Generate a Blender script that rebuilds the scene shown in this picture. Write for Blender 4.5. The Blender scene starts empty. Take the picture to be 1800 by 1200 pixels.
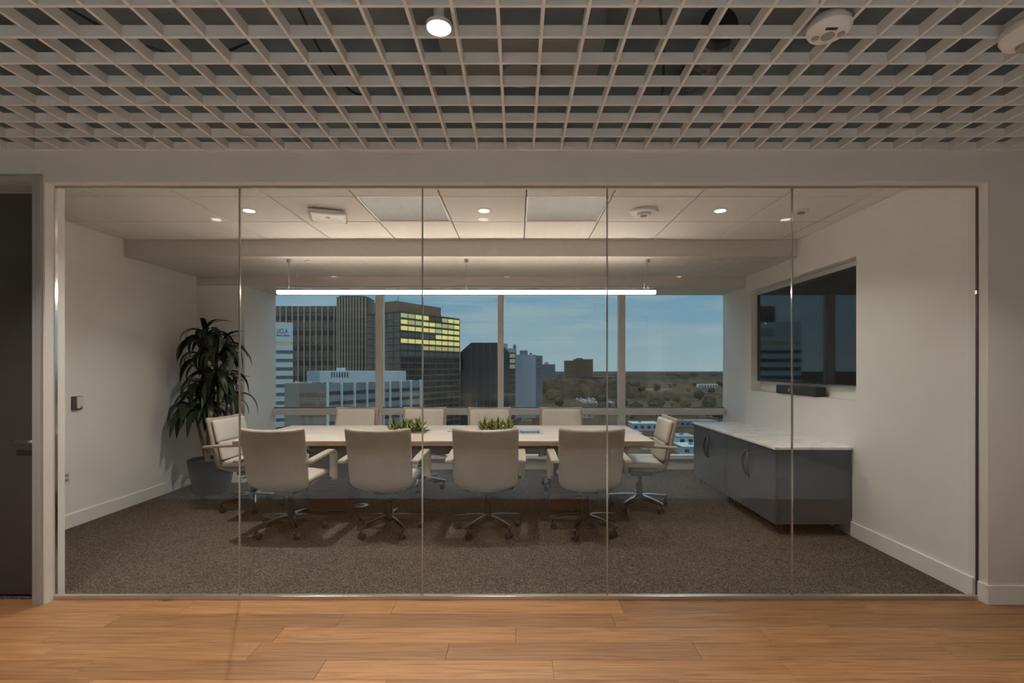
import bpy, bmesh, math, random
from mathutils import Vector, Matrix, noise
random.seed(7)
PI = math.pi
F, CX, CY, H = 855.0, 910.0, 646.0, 1.45      # focal length and principal point (1800x1200 frame), eye height
SC = bpy.context.scene
COL = SC.collection

# ------------------------------------------------------------------ camera, world, light, exposure
cam = bpy.data.cameras.new('camera'); camo = bpy.data.objects.new('camera', cam); COL.objects.link(camo)
camo.location = (0, 0, H); camo.rotation_euler = (PI/2, 0, 0)
cam.sensor_fit = 'HORIZONTAL'; cam.sensor_width = 36.0; cam.lens = F/1800*36
cam.shift_x = (900-CX)/1800; cam.shift_y = (CY-600)/1800
cam.clip_start = 0.05; cam.clip_end = 20000
SC.camera = camo
SC.view_settings.view_transform = 'Standard'; SC.view_settings.look = 'None'
SC.view_settings.gamma = 1.0; SC.view_settings.use_curve_mapping = False
SC.view_settings.exposure = 0.0
SC.cycles.use_denoising = True
SC.cycles.transparent_max_bounces = 24
SC.cycles.max_bounces = 10; SC.cycles.diffuse_bounces = 5; SC.cycles.glossy_bounces = 5

SKY_STRENGTH = 1.35
LAMP_ROOM, LAMP_HALL, STRIP_EMIT = 11.5, 18.0, 35.0
WARM = (1.0, 0.93, 0.85); NEUTRAL = (1.0, 0.93, 0.84)
w = bpy.data.worlds.new('sky'); SC.world = w; w.use_nodes = True
nt = w.node_tree; nt.nodes.clear()
def wn(t, **k):
    n = nt.nodes.new(t)
    for a, b in k.items(): setattr(n, a, b)
    return n
tc = wn('ShaderNodeTexCoord'); sep = wn('ShaderNodeSeparateXYZ'); nt.links.new(tc.outputs['Generated'], sep.inputs[0])
rmp = wn('ShaderNodeValToRGB'); nt.links.new(sep.outputs[2], rmp.inputs[0])
e = rmp.color_ramp.elements
e[0].position = 0.0; e[0].color = (0.255, 0.345, 0.375, 1)
e[1].position = 0.14; e[1].color = (0.125, 0.262, 0.365, 1)
e2 = rmp.color_ramp.elements.new(0.42); e2.color = (0.56, 0.70, 0.76, 1)      # overcast: brighter towards the zenith
e3 = rmp.color_ramp.elements.new(1.0); e3.color = (0.92, 1.05, 1.12, 1)
mp = wn('ShaderNodeMapping'); mp.inputs['Scale'].default_value = (3.0, 3.0, 26.0)
nt.links.new(tc.outputs['Generated'], mp.inputs[0])
nz = wn('ShaderNodeTexNoise'); nz.inputs['Scale'].default_value = 1.6; nz.inputs['Detail'].default_value = 6
nt.links.new(mp.outputs[0], nz.inputs['Vector'])
r2 = wn('ShaderNodeValToRGB'); r2.color_ramp.elements[0].position = .38; r2.color_ramp.elements[1].position = .68
nt.links.new(nz.outputs[0], r2.inputs[0])
mx = wn('ShaderNodeMixRGB'); mx.inputs[2].default_value = (0.28, 0.36, 0.37, 1)
mth = wn('ShaderNodeMath', operation='MULTIPLY'); mth.inputs[1].default_value = .75
nt.links.new(r2.outputs[0], mth.inputs[0]); nt.links.new(mth.outputs[0], mx.inputs[0])
nt.links.new(rmp.outputs[0], mx.inputs[1])
bg = wn('ShaderNodeBackground'); bg.inputs[1].default_value = SKY_STRENGTH
out = wn('ShaderNodeOutputWorld')
nt.links.new(mx.outputs[0], bg.inputs[0]); nt.links.new(bg.outputs[0], out.inputs[0])

# ------------------------------------------------------------------ materials
def lin(r, g, b):
    f = lambda c: (c/255/12.92) if c/255 <= .04045 else ((c/255+.055)/1.055)**2.4
    return (f(r), f(g), f(b), 1)
def new_mat(name):
    m = bpy.data.materials.new(name); m.use_nodes = True
    return m, m.node_tree, m.node_tree.nodes['Principled BSDF']
def mat(name, c, rough=.6, metal=0.0, noise_s=0, noise_a=.15, bump=0, bump_s=80, spec=.5, coat=0):
    m, t, p = new_mat(name)
    if len(c) == 3: c = (*c, 1)
    p.inputs['Base Color'].default_value = c
    p.inputs['Roughness'].default_value = rough; p.inputs['Metallic'].default_value = metal
    p.inputs['Specular IOR Level'].default_value = spec
    if coat: p.inputs['Coat Weight'].default_value = coat
    if noise_s or bump:
        g = t.nodes.new('ShaderNodeNewGeometry')
    if noise_s:
        n = t.nodes.new('ShaderNodeTexNoise'); n.inputs['Scale'].default_value = noise_s; n.inputs['Detail'].default_value = 5
        t.links.new(g.outputs['Position'], n.inputs['Vector'])
        r = t.nodes.new('ShaderNodeValToRGB')
        r.color_ramp.elements[0].position = .3; r.color_ramp.elements[1].position = .7
        r.color_ramp.elements[0].color = (*[x*(1-noise_a) for x in c[:3]], 1)
        r.color_ramp.elements[1].color = (*[min(1, x*(1+noise_a)) for x in c[:3]], 1)
        t.links.new(n.outputs[0], r.inputs[0]); t.links.new(r.outputs[0], p.inputs['Base Color'])
    if bump:
        n2 = t.nodes.new('ShaderNodeTexNoise'); n2.inputs['Scale'].default_value = bump_s; n2.inputs['Detail'].default_value = 4
        t.links.new(g.outputs['Position'], n2.inputs['Vector'])
        b = t.nodes.new('ShaderNodeBump'); b.inputs['Strength'].default_value = bump; b.inputs['Distance'].default_value = .01
        t.links.new(n2.outputs[0], b.inputs['Height']); t.links.new(b.outputs[0], p.inputs['Normal'])
    return m
def emit(name, c, s):
    m, t, p = new_mat(name)
    p.inputs['Base Color'].default_value = (.8, .8, .8, 1)
    p.inputs['Emission Color'].default_value = (*c[:3], 1); p.inputs['Emission Strength'].default_value = s
    return m
def glass(name, tint, f0):
    m = bpy.data.materials.new(name); m.use_nodes = True; t = m.node_tree; t.nodes.clear()
    o = t.nodes.new('ShaderNodeOutputMaterial'); mix = t.nodes.new('ShaderNodeMixShader')
    tr = t.nodes.new('ShaderNodeBsdfTransparent'); tr.inputs[0].default_value = (*tint, 1)
    gl = t.nodes.new('ShaderNodeBsdfGlossy'); gl.inputs['Roughness'].default_value = 0.0
    lw = t.nodes.new('ShaderNodeLayerWeight')
    pw = t.nodes.new('ShaderNodeMath'); pw.operation = 'POWER'; pw.inputs[1].default_value = 5
    ma = t.nodes.new('ShaderNodeMath'); ma.operation = 'MULTIPLY_ADD'; ma.inputs[1].default_value = 1-f0; ma.inputs[2].default_value = f0
    t.links.new(lw.outputs['Facing'], pw.inputs[0]); t.links.new(pw.outputs[0], ma.inputs[0])
    t.links.new(ma.outputs[0], mix.inputs[0]); t.links.new(tr.outputs[0], mix.inputs[1]); t.links.new(gl.outputs[0], mix.inputs[2])
    t.links.new(mix.outputs[0], o.inputs[0])
    return m
def wood(name, c1, c2, c3, scale=(1.2, 14, 14), rough=.35, per_obj=.25, fine=60, along='x', knots=False):
    m, t, p = new_mat(name)
    N = t.nodes.new; L = t.links.new
    g = N('ShaderNodeNewGeometry'); oi = N('ShaderNodeObjectInfo')
    ad = N('ShaderNodeVectorMath'); ad.operation = 'ADD'
    ml = N('ShaderNodeMath'); ml.operation = 'MULTIPLY'; ml.inputs[1].default_value = 37.0
    L(oi.outputs['Random'], ml.inputs[0]); L(g.outputs['Position'], ad.inputs[0]); L(ml.outputs[0], ad.inputs[1])
    mpn = N('ShaderNodeMapping'); mpn.inputs['Scale'].default_value = scale; L(ad.outputs[0], mpn.inputs[0])
    n1 = N('ShaderNodeTexNoise'); n1.inputs['Scale'].default_value = 1.0; n1.inputs['Detail'].default_value = 3; n1.inputs['Distortion'].default_value = .25
    L(mpn.outputs[0], n1.inputs['Vector'])
    # growth rings: a sawtooth of the smooth noise
    mr = N('ShaderNodeMath'); mr.operation = 'MULTIPLY'; mr.inputs[1].default_value = 9.0; L(n1.outputs[0], mr.inputs[0])
    fr = N('ShaderNodeMath'); fr.operation = 'PINGPONG'; fr.inputs[1].default_value = .5; L(mr.outputs[0], fr.inputs[0])
    mp2 = N('ShaderNodeMapping'); mp2.inputs['Scale'].default_value = (scale[0]*2.5, scale[1]*fine/6, scale[2]*fine/6); L(ad.outputs[0], mp2.inputs[0])
    n2 = N('ShaderNodeTexNoise'); n2.inputs['Scale'].default_value = 1.0; n2.inputs['Detail'].default_value = 4; L(mp2.outputs[0], n2.inputs['Vector'])
    mixv = N('ShaderNodeMath'); mixv.operation = 'MULTIPLY_ADD'; mixv.inputs[1].default_value = .75
    hf = N('ShaderNodeMath'); hf.operation = 'MULTIPLY'; hf.inputs[1].default_value = .62; L(n2.outputs[0], hf.inputs[0])
    L(fr.outputs[0], mixv.inputs[0]); L(hf.outputs[0], mixv.inputs[2])
    r = N('ShaderNodeValToRGB'); L(mixv.outputs[0], r.inputs[0])
    el = r.color_ramp.elements; el[0].position = .2; el[0].color = c1; el[1].position = .8; el[1].color = c3
    k = el.new(.45); k.color = c2
    hs = N('ShaderNodeHueSaturation'); L(r.outputs[0], hs.inputs['Color'])
    mv = N('ShaderNodeMapRange'); mv.inputs['To Min'].default_value = 1-per_obj; mv.inputs['To Max'].default_value = 1+per_obj
    L(oi.outputs['Random'], mv.inputs['Value']); L(mv.outputs[0], hs.inputs['Value'])
    last = hs.outputs[0]
    if knots:
        mp3 = N('ShaderNodeMapping'); mp3.inputs['Scale'].default_value = (1.3, 3.4, 1); L(ad.outputs[0], mp3.inputs[0])
        vo = N('ShaderNodeTexVoronoi'); vo.inputs['Scale'].default_value = 1.0; L(mp3.outputs[0], vo.inputs['Vector'])
        kr = N('ShaderNodeValToRGB'); L(vo.outputs['Distance'], kr.inputs[0])
        kr.color_ramp.elements[0].position = .02; kr.color_ramp.elements[0].color = (.18, .14, .12, 1)
        kr.color_ramp.elements[1].position = .075; kr.color_ramp.elements[1].color = (1, 1, 1, 1)
        mm = N('ShaderNodeMixRGB'); mm.blend_type = 'MULTIPLY'; mm.inputs[0].default_value = .85
        L(last, mm.inputs[1]); L(kr.outputs[0], mm.inputs[2]); last = mm.outputs[0]
    L(last, p.inputs['Base Color'])
    p.inputs['Roughness'].default_value = rough
    b = N('ShaderNodeBump'); b.inputs['Strength'].default_value = .08; b.inputs['Distance'].default_value = .002
    L(n2.outputs[0], b.inputs['Height']); L(b.outputs[0], p.inputs['Normal'])
    return m

M = {}
M['wall'] = mat('wall_paint', (.80, .785, .755), .75, noise_s=3, noise_a=.02, bump=.03, bump_s=300)
M['hall_wall'] = mat('hall_wall_paint', (.74, .72, .68), .7, noise_s=3, noise_a=.02, bump=.03, bump_s=300)
M['trim'] = mat('trim_paint', (.84, .82, .79), .45)
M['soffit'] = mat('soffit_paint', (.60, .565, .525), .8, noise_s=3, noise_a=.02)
M['tile'] = mat('ceiling_tile', (.78, .735, .69), .9, noise_s=260, noise_a=.05, bump=.1, bump_s=400)
M['tbar'] = mat('tile_runner', (.16, .14, .12), .7)
M['slat'] = mat('grid_slat_paint', (.72, .705, .68), .6)
M['plenum'] = mat('plenum_deck', (.25, .285, .285), .9, noise_s=2, noise_a=.2)
M['back_wall'] = mat('back_wall_paint', (.24, .24, .24), .8)
def perforated():
    m, t, p = new_mat('return_grille_metal'); N = t.nodes.new; L = t.links.new
    g = N('ShaderNodeNewGeometry'); v = N('ShaderNodeTexVoronoi'); v.inputs['Scale'].default_value = 85; v.inputs['Randomness'].default_value = 0
    L(g.outputs['Position'], v.inputs['Vector'])
    r = N('ShaderNodeValToRGB'); r.color_ramp.elements[0].position = .36; r.color_ramp.elements[0].color = (.07, .067, .063, 1)
    r.color_ramp.elements[1].position = .46; r.color_ramp.elements[1].color = (.23, .22, .21, 1)
    L(v.outputs['Distance'], r.inputs[0]); L(r.outputs[0], p.inputs['Base Color'])
    p.inputs['Metallic'].default_value = .5; p.inputs['Roughness'].default_value = .38
    return m
M['grille'] = perforated()
M['white_plastic'] = mat('white_plastic', (.70, .68, .64), .4)
M['dark_plastic'] = mat('dark_plastic', (.03, .03, .03), .45)
M['grey_plastic'] = mat('grey_plastic', (.30, .28, .25), .5)
M['plate'] = mat('dark_bronze_plate', (.10, .085, .07), .4)
M['red_print'] = mat('red_print', (.40, .03, .02), .5)
M['door'] = mat('door_laminate', (.070, .066, .063), .5, noise_s=9, noise_a=.06)
M['frame'] = mat('door_frame_paint', (.38, .37, .35), .45)
M['alu'] = mat('aluminium', (.62, .60, .56), .3, .85)
M['chrome'] = mat('chrome', (.80, .79, .77), .12, 1.0)
M['seal'] = mat('glass_joint', (.40, .39, .36), .15, .5)
M['dark_seal'] = mat('dark_gasket', (.05, .045, .04), .5)
M['glass'] = glass('partition_glass', (.985, .99, .985), .031)
M['winglass'] = glass('window_glass', (.94, .97, .98), .05)
M['mullion'] = mat('window_frame_paint', (.72, .70, .67), .4, .1)
M['leather'] = mat('cream_leather_shaded', (.37, .32, .245), .42, noise_s=6, noise_a=.05, bump=.35, bump_s=22)  # darker shell copy: shade of backs facing the hall put into the colour
M['leather_lit'] = mat('cream_leather_lit', (.60, .56, .49), .36, noise_s=5, noise_a=.05, bump=.55, bump_s=14)  # same leather, lighter copy for the cushions that catch the light
M['piping'] = mat('leather_piping', (.20, .17, .13), .5)
M['base_metal'] = mat('polished_base', (.30, .30, .305), .17, 1.0)
M['black'] = mat('black_nylon', (.018, .017, .016), .38)
M['table'] = wood('pale_table_oak', lin(176, 158, 140), lin(204, 188, 172), lin(222, 208, 194), (.5, 9, 9), .28, 0.0, 30)
M['table_edge'] = wood('table_edge_oak', lin(128, 100, 76), lin(158, 128, 100), lin(176, 146, 118), (.6, 12, 30), .4, 0.0, 30)
M['pedestal'] = wood('brown_pedestal_wood', lin(60, 42, 30), lin(84, 60, 44), lin(104, 76, 56), (.8, 9, 14), .45, .08, 30)
M['plank'] = wood('oak_plank', lin(126, 86, 54), lin(154, 110, 70), lin(170, 127, 86), (.7, 13, 3), .36, .20, 40, knots=True)
M['cab'] = mat('slate_cabinet_lacquer', (.085, .094, .108), .42)
M['cab_dark'] = mat('cabinet_plinth', (.02, .02, .02), .6)
M['pull'] = mat('bronze_pull', (.22, .17, .17), .22, .9)
M['screen'] = mat('screen_glass', (.004, .005, .008), .03, 0, spec=.9)
M['bezel'] = mat('screen_bezel', (.012, .012, .013), .3)
M['pot'] = mat('charcoal_planter', (.028, .027, .026), .6, noise_s=12, noise_a=.15)
M['soil'] = mat('potting_moss', (.14, .10, .045), .95, noise_s=40, noise_a=.5, bump=.8, bump_s=60)
M['leafd'] = mat('dark_leaf', (.026, .044, .016), .36, noise_s=14, noise_a=.35)
M['cane'] = mat('plant_cane', (.16, .12, .08), .8, noise_s=30, noise_a=.3)
M['succ'] = mat('succulent_green', (.09, .20, .03), .4, noise_s=40, noise_a=.3)
M['succ_edge'] = mat('succulent_yellow_edge', (.62, .60, .16), .4)
M['foil'] = mat('duct_foil', (.30, .30, .29), .35, .7, noise_s=60, noise_a=.6, bump=1.0, bump_s=70)
M['duct'] = mat('painted_duct', (.24, .25, .24), .7)
def marble():
    m, t, p = new_mat('white_marble_top')
    g = t.nodes.new('ShaderNodeNewGeometry'); n = t.nodes.new('ShaderNodeTexNoise')
    n.inputs['Scale'].default_value = 1.7; n.inputs['Detail'].default_value = 8; n.inputs['Distortion'].default_value = 1.6
    t.links.new(g.outputs['Position'], n.inputs['Vector'])
    r = t.nodes.new('ShaderNodeValToRGB'); el = r.color_ramp.elements
    el[0].position = .44; el[0].color = (.90, .89, .87, 1); el[1].position = .56; el[1].color = (.92, .91, .89, 1)
    k = el.new(.5); k.color = (.76, .74, .72, 1)
    t.links.new(n.outputs[0], r.inputs[0]); t.links.new(r.outputs[0], p.inputs['Base Color'])
    p.inputs['Roughness'].default_value = .12
    return m
M['marble'] = marble()
def carpet():
    m, t, p = new_mat('brown_carpet')
    N = t.nodes.new; L = t.links.new
    g = N('ShaderNodeNewGeometry')
    vz = N('ShaderNodeTexVoronoi'); vz.inputs['Scale'].default_value = 190; L(g.outputs['Position'], vz.inputs['Vector'])
    sc_ = N('ShaderNodeSeparateColor'); L(vz.outputs['Color'], sc_.inputs[0])
    n = N('ShaderNodeMath'); n.operation = 'MULTIPLY_ADD'; n.inputs[1].default_value = .25; n.inputs[2].default_value = .385
    L(sc_.outputs[0], n.inputs[0])
    r = N('ShaderNodeValToRGB'); el = r.color_ramp.elements
    el[0].position = .36; el[0].color = (.022, .019, .017, 1); el[1].position = .66; el[1].color = (.24, .20, .165, 1)
    k = el.new(.52); k.color = (.070, .059, .049, 1)
    L(n.outputs[0], r.inputs[0])
    n3 = N('ShaderNodeTexNoise'); n3.inputs['Scale'].default_value = 3; L(g.outputs['Position'], n3.inputs['Vector'])
    hs = N('ShaderNodeHueSaturation'); mv = N('ShaderNodeMapRange'); mv.inputs['To Min'].default_value = .8; mv.inputs['To Max'].default_value = 1.2
    L(n3.outputs[0], mv.inputs['Value']); L(mv.outputs[0], hs.inputs['Value']); L(r.outputs[0], hs.inputs['Color'])
    L(hs.outputs[0], p.inputs['Base Color']); p.inputs['Roughness'].default_value = 1.0; p.inputs['Specular IOR Level'].default_value = .1
    b = N('ShaderNodeBump'); b.inputs['Strength'].default_value = .7; b.inputs['Distance'].default_value = .006
    L(n.outputs[0], b.inputs['Height']); L(b.outputs[0], p.inputs['Normal'])
    return m
M['carpet'] = carpet()

# ------------------------------------------------------------------ mesh helpers
def link(name, data, parent=None):
    o = bpy.data.objects.new(name, data); COL.objects.link(o)
    if parent is not None: o.parent = parent
    return o
def obj(name, bm, m, parent=None, smooth=None, loc=None, recalc=True):
    if recalc: bmesh.ops.recalc_face_normals(bm, faces=bm.faces)
    me = bpy.data.meshes.new(name); bm.to_mesh(me); bm.free()
    for x in (m if isinstance(m, (list, tuple)) else [m]): me.materials.append(x)
    if smooth is not None:
        me.shade_smooth(); me.set_sharp_from_angle(angle=math.radians(smooth))
    o = link(name, me, parent)
    if loc: o.location = loc
    return o
def tag(o, label, cat, group=None, kind=None):
    o['label'] = label; o['category'] = cat
    if group: o['group'] = group
    if kind: o['kind'] = kind
    return o
def thing(name, label, cat, loc=(0, 0, 0), rz=0, group=None, kind=None):
    o = link(name, None); o.location = loc; o.rotation_euler = (0, 0, rz); o.empty_display_size = .1
    return tag(o, label, cat, group, kind)
def B(): return bmesh.new()
def box(bm, x0, x1, y0, y1, z0, z1, bev=0, seg=2):
    vs = [bm.verts.new((x, y, z)) for x in (x0, x1) for y in (y0, y1) for z in (z0, z1)]
    f = [bm.faces.new([vs[i] for i in q]) for q in ((0,1,3,2), (4,6,7,5), (0,4,5,1), (2,3,7,6), (0,2,6,4), (1,5,7,3))]
    if bev:
        ed = list({e for q in f for e in q.edges})
        bmesh.ops.bevel(bm, geom=ed, offset=bev, segments=seg, affect='EDGES', profile=.5)
    return bm
def bx(*a, **k): return box(B(), *a, **k)
def lathe(bm, prof, n=24, c=(0, 0, 0), axis='z', cap=True):
    rings = []
    for r, z in prof:
        ring = []
        for i in range(n):
            a = 2*PI*i/n; p = (r*math.cos(a), r*math.sin(a), z)
            if axis == 'x': p = (p[2], p[0], p[1])
            if axis == 'y': p = (p[0], p[2], p[1])
            ring.append(bm.verts.new((p[0]+c[0], p[1]+c[1], p[2]+c[2])))
        rings.append(ring)
    for a, b in zip(rings, rings[1:]):
        for i in range(n):
            bm.faces.new((a[i], a[(i+1) % n], b[(i+1) % n], b[i]))
    if cap:
        bm.faces.new(rings[0]); bm.faces.new(rings[-1])
    return bm
def tube(bm, pts, r, n=8):
    pts = [Vector(p) for p in pts]; rings = []
    for i, p in enumerate(pts):
        t = (pts[min(i+1, len(pts)-1)] - pts[max(i-1, 0)]).normalized()
        up = Vector((0, 0, 1)) if abs(t.z) < .9 else Vector((1, 0, 0))
        a = t.cross(up).normalized(); b = t.cross(a)
        rr = r[i] if isinstance(r, (list, tuple)) else r
        rings.append([bm.verts.new(p + rr*(a*math.cos(2*PI*k/n) + b*math.sin(2*PI*k/n))) for k in range(n)])
    for a, b in zip(rings, rings[1:]):
        for i in range(n): bm.faces.new((a[i], a[(i+1) % n], b[(i+1) % n], b[i]))
    bm.faces.new(rings[0]); bm.faces.new(rings[-1])
    return bm
def smooth_path(pts, n):
    P = [Vector(p) for p in pts]; out = []
    Q = [2*P[0]-P[1]] + P + [2*P[-1]-P[-2]]
    segs = len(P)-1
    for i in range(n+1):
        u = i/n*segs; s = min(int(u), segs-1); t = u-s
        a, b, c, d = Q[s:s+4]
        out.append(.5*((2*b) + (c-a)*t + (2*a-5*b+4*c-d)*t*t + (3*b-a-3*c+d)*t**3))
    return out
def sweep(bm, path, wf, tf, n=24, ex=3.0, xo=0.0, bow=0.0, end=.02, puff=0.0, lift=0.0):
    """Sweep a superellipse section (width along x, thickness along the path normal) along a (y, z) path, with rounded ends."""
    L = len(path); rows = []
    for i, p in enumerate(path):
        t = (path[min(i+1, L-1)] - path[max(i-1, 0)]).normalized()
        u = i/(L-1); rows.append((p, t, wf(u), tf(u)))
    full = []
    (p0, t0, w0, h0), (p1, t1, w1, h1) = rows[0], rows[-1]
    for a in (80, 55, 28):
        a = math.radians(a); full.append((p0 - t0*end*math.sin(a), t0, w0-2*end*(1-math.cos(a)), h0*max(.12, math.cos(a))))
    full += rows
    for a in (28, 55, 80):
        a = math.radians(a); full.append((p1 + t1*end*math.sin(a), t1, w1-2*end*(1-math.cos(a)), h1*max(.12, math.cos(a))))
    rings = []
    for fi, (p, t, wd, th) in enumerate(full):
        lu = max(0.0, (fi/(len(full)-1)-.7)/.3)**2
        nv = Vector((-t.y, t.x)); ring = []
        for k in range(n):
            a = 2*PI*k/n; c, s = math.cos(a), math.sin(a)
            sx = math.copysign(abs(c)**(2/ex), c)*wd/2; st = math.copysign(abs(s)**(2/ex), s)*th/2
            q = sx/(wd/2) if wd else 0
            st *= 1 + puff*(1-q*q)
            pos = p + nv*(st - bow*q*q) + t*(lift*lu*(q*q-.45))
            ring.append(bm.verts.new((sx+xo, pos.x, pos.y)))
        rings.append(ring)
    for a, b in zip(rings, rings[1:]):
        for i in range(n): bm.faces.new((a[i], a[(i+1) % n], b[(i+1) % n], b[i]))
    bm.faces.new(rings[0]); bm.faces.new(rings[-1])
    return bm
def copy_tree(o, parent=None):
    c = o.copy(); COL.objects.link(c)
    if parent is not None: c.parent = parent
    for ch in list(o.children): copy_tree(ch, c)
    return c
def W(px, py, Y): return Vector(((px-CX)*Y/F, Y, H-(py-CY)*Y/F))
def text(name, s, size, m, parent, loc, rot, extrude=.002, sx=1.0):
    cu = bpy.data.curves.new(name, 'FONT'); cu.body = s; cu.size = size; cu.extrude = extrude
    cu.align_x = 'CENTER'; cu.align_y = 'CENTER'; cu.materials.append(m)
    tmp = bpy.data.objects.new('text', cu); COL.objects.link(tmp)
    me = bpy.data.meshes.new_from_object(tmp.evaluated_get(bpy.context.evaluated_depsgraph_get()))
    bpy.data.objects.remove(tmp)
    if not me.materials: me.materials.append(m)
    o = link(name, me, parent); o.location = loc; o.rotation_euler = rot; o.scale = (sx, 1, 1)
    return o
def area(name, loc, size, power, color, spread, parent=None, rot=(0, 0, 0)):
    l = bpy.data.lights.new(name, 'AREA'); l.shape = 'DISK'; l.size = size; l.energy = power; l.color = color
    l.spread = math.radians(spread)
    o = link(name, l, parent); o.location = loc; o.rotation_euler = rot
    return o
def S(name, bm, m, label, cat, parent=None, smooth=None):
    o = obj(name, bm, m, parent, smooth)
    return tag(o, label, cat, kind='structure')

# ------------------------------------------------------------------ setting: dimensions
YW, YG, YB = 2.985, 3.054, 3.115       # hall wall face, glass, room side of the partition wall
XL, XR = -2.90, 2.886                  # glazed opening
ZO = 2.59                              # top of the opening
RL, RR = -4.06, 2.886                  # room side walls
ZC, ZS, ZD = 2.77, 2.597, 2.486        # tile ceiling, soffit, window head
YS, YD, YWIN = 5.02, 6.15, 6.90        # soffit face, bay face, window
BL, BR = -3.453, 2.93                  # window bay sides
HX0, HX1, HY0 = -5.6, 4.6, -2.6        # hall extents
ZG, ZP = 2.782, 3.55                   # underside of the slat grid, plenum deck

# floors
fl = S('floor', bx(HX0, HX1, HY0, YG, -.12, -.012), M['dark_seal'], 'oak plank floor of the hall in front of the glass wall', 'floor')
S('floor', bx(RL-.1, RR+.1, YG, 7.05, -.12, 0.0), M['carpet'], 'dark brown speckled carpet inside the meeting room', 'carpet')
rows = [3.05] + [2.870-.152*k for k in range(0, 9)]
cuts = {0: [-.75, .63, -2.0, 2.1], 1: [-2.32, -1.02, .55, 1.75], 2: [-2.52, -.01, 1.34, -1.3], 3: [-1.35, -.36, .92, 2.2, -2.4], 4: [-2.1, .17, 1.3, -.95]}
pm = {}
for i in range(len(rows)-1):
    y1, y0 = rows[i], rows[i+1]
    xs = cuts.get(i) or [-2.2+random.uniform(0, .7)+k*random.uniform(1.1, 1.6) for k in range(4)]
    xs = [HX0] + sorted(list(xs)+[-3.7+.1*(i % 4), 3.2+.12*(i % 3)]) + [HX1]
    for a, b in zip(xs, xs[1:]):
        if b-a < .1: continue
        o = obj('plank', bx(a+.0006, b-.0006, y0+.0006, y1-.0006, -.0115, 0, bev=.0012, seg=1), M['plank'], fl)
HC = .72
pb = B(); y = rows[-1]
while y > HC:
    x = HX0 - random.uniform(0, 1)
    while x < HX1:
        l = random.uniform(1.1, 1.9); box(pb, max(x, HX0)+.001, min(x+l, HX1)-.001, max(HC, y-.152)+.001, y-.001, -.0115, 0); x += l
    y -= .152
po = obj('plank_field', pb, M['plank'], fl); po['kind'] = 'stuff'
S('floor', bx(HX0, HX1, HY0, HC, -.011, -.001), mat('hall_carpet', (.48, .49, .50), 1.0, noise_s=120, noise_a=.3), 'pale grey carpet of the hall behind the viewer', 'carpet')

# hall partition wall with the glazed opening and a door opening on the left
DX0, DX1, DZ = -3.93, -2.962, 2.565
bm = B()
box(bm, XL, XR, YW, YB, ZO, ZG+.03)                # header
box(bm, XR, HX1, YW, YB, 0, ZG+.03)                    # right of the glass
box(bm, -2.912, XL, YW, YB, 0, ZG+.03)                 # sliver between door and glass
box(bm, -3.98, -2.912, YW, YB, 2.624, ZG+.03)           # above the door
box(bm, HX0, -3.98, YW, YB, 0, ZG+.03)
S('wall_front', bm, M['hall_wall'], 'grey-beige hall wall around the glass, reaching up to the slat grid', 'wall')
S('wall_front', bx(HX0, HX1, YW, YB, ZG+.03, ZP), M['plenum'], 'unpainted wall strip hidden above the slat grid', 'wall')
bm = B()
box(bm, HX0-.1, HX0, HY0, YB, 0, ZP); S('wall_left', bm, M['back_wall'], 'hall end wall out of view on the left', 'wall')
S('wall_right', bx(HX1, HX1+.1, HY0, YB, 0, ZP), M['back_wall'], 'hall end wall out of view on the right', 'wall')
S('wall_back', bx(HX0, HX1, HY0-.1, HY0, 0, ZP), M['back_wall'], 'hall wall behind the camera', 'wall')
# baseboards
bm = B(); box(bm, XR-.012, HX1, YW-.014, YW, 0, .118, .003); box(bm, XR-.012, XR+.001, YW-.005, YG-.012, 0, .1175)
S('baseboard_front', bm, M['trim'], 'white baseboard wrapping the wall corner right of the glass', 'baseboard')
bm = bx(RL, RL+.015, YB, YD, 0, .125, .003); S('baseboard_left', bm, M['trim'], 'white baseboard along the left room wall', 'baseboard')
bm = bx(RR-.015, RR, YG+.02, YD, 0, .125, .003); S('baseboard_right', bm, M['trim'], 'white baseboard along the right room wall', 'baseboard')
bm = bx(RL+.015, BL, YD-.015, YD, 0, .125, .003); S('baseboard_back', bm, M['trim'], 'white baseboard behind the tall plant', 'baseboard')
# room walls
S('wall_left', bx(RL-.12, RL, YB, 6.96, 0, 2.95), M['wall'], 'white left wall of the meeting room behind the tall plant', 'wall')
NY0, NY1, NZ0, NZ1 = 4.146, 6.016, 1.167, 2.40
bm = B()
X1 = RR+.16
box(bm, RR, X1, YB, NY0, 0, 2.95); box(bm, RR, X1, NY1, YD, 0, 2.95)
box(bm, RR, X1, NY0, NY1, 0, NZ0); box(bm, RR, X1, NY0, NY1, NZ1, 2.95)
box(bm, RR+.115, X1, NY0, NY1, NZ0, NZ1); box(bm, BR, X1, YD, 6.945, 0, 2.95)
S('wall_right', bm, M['wall'], 'white right wall of the meeting room with a recess for the screen', 'wall')
bm = bx(RL, BL, YD, 6.945, 0, ZD); S('wall_back', bm, M['wall'], 'white wall return left of the window', 'wall')
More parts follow.
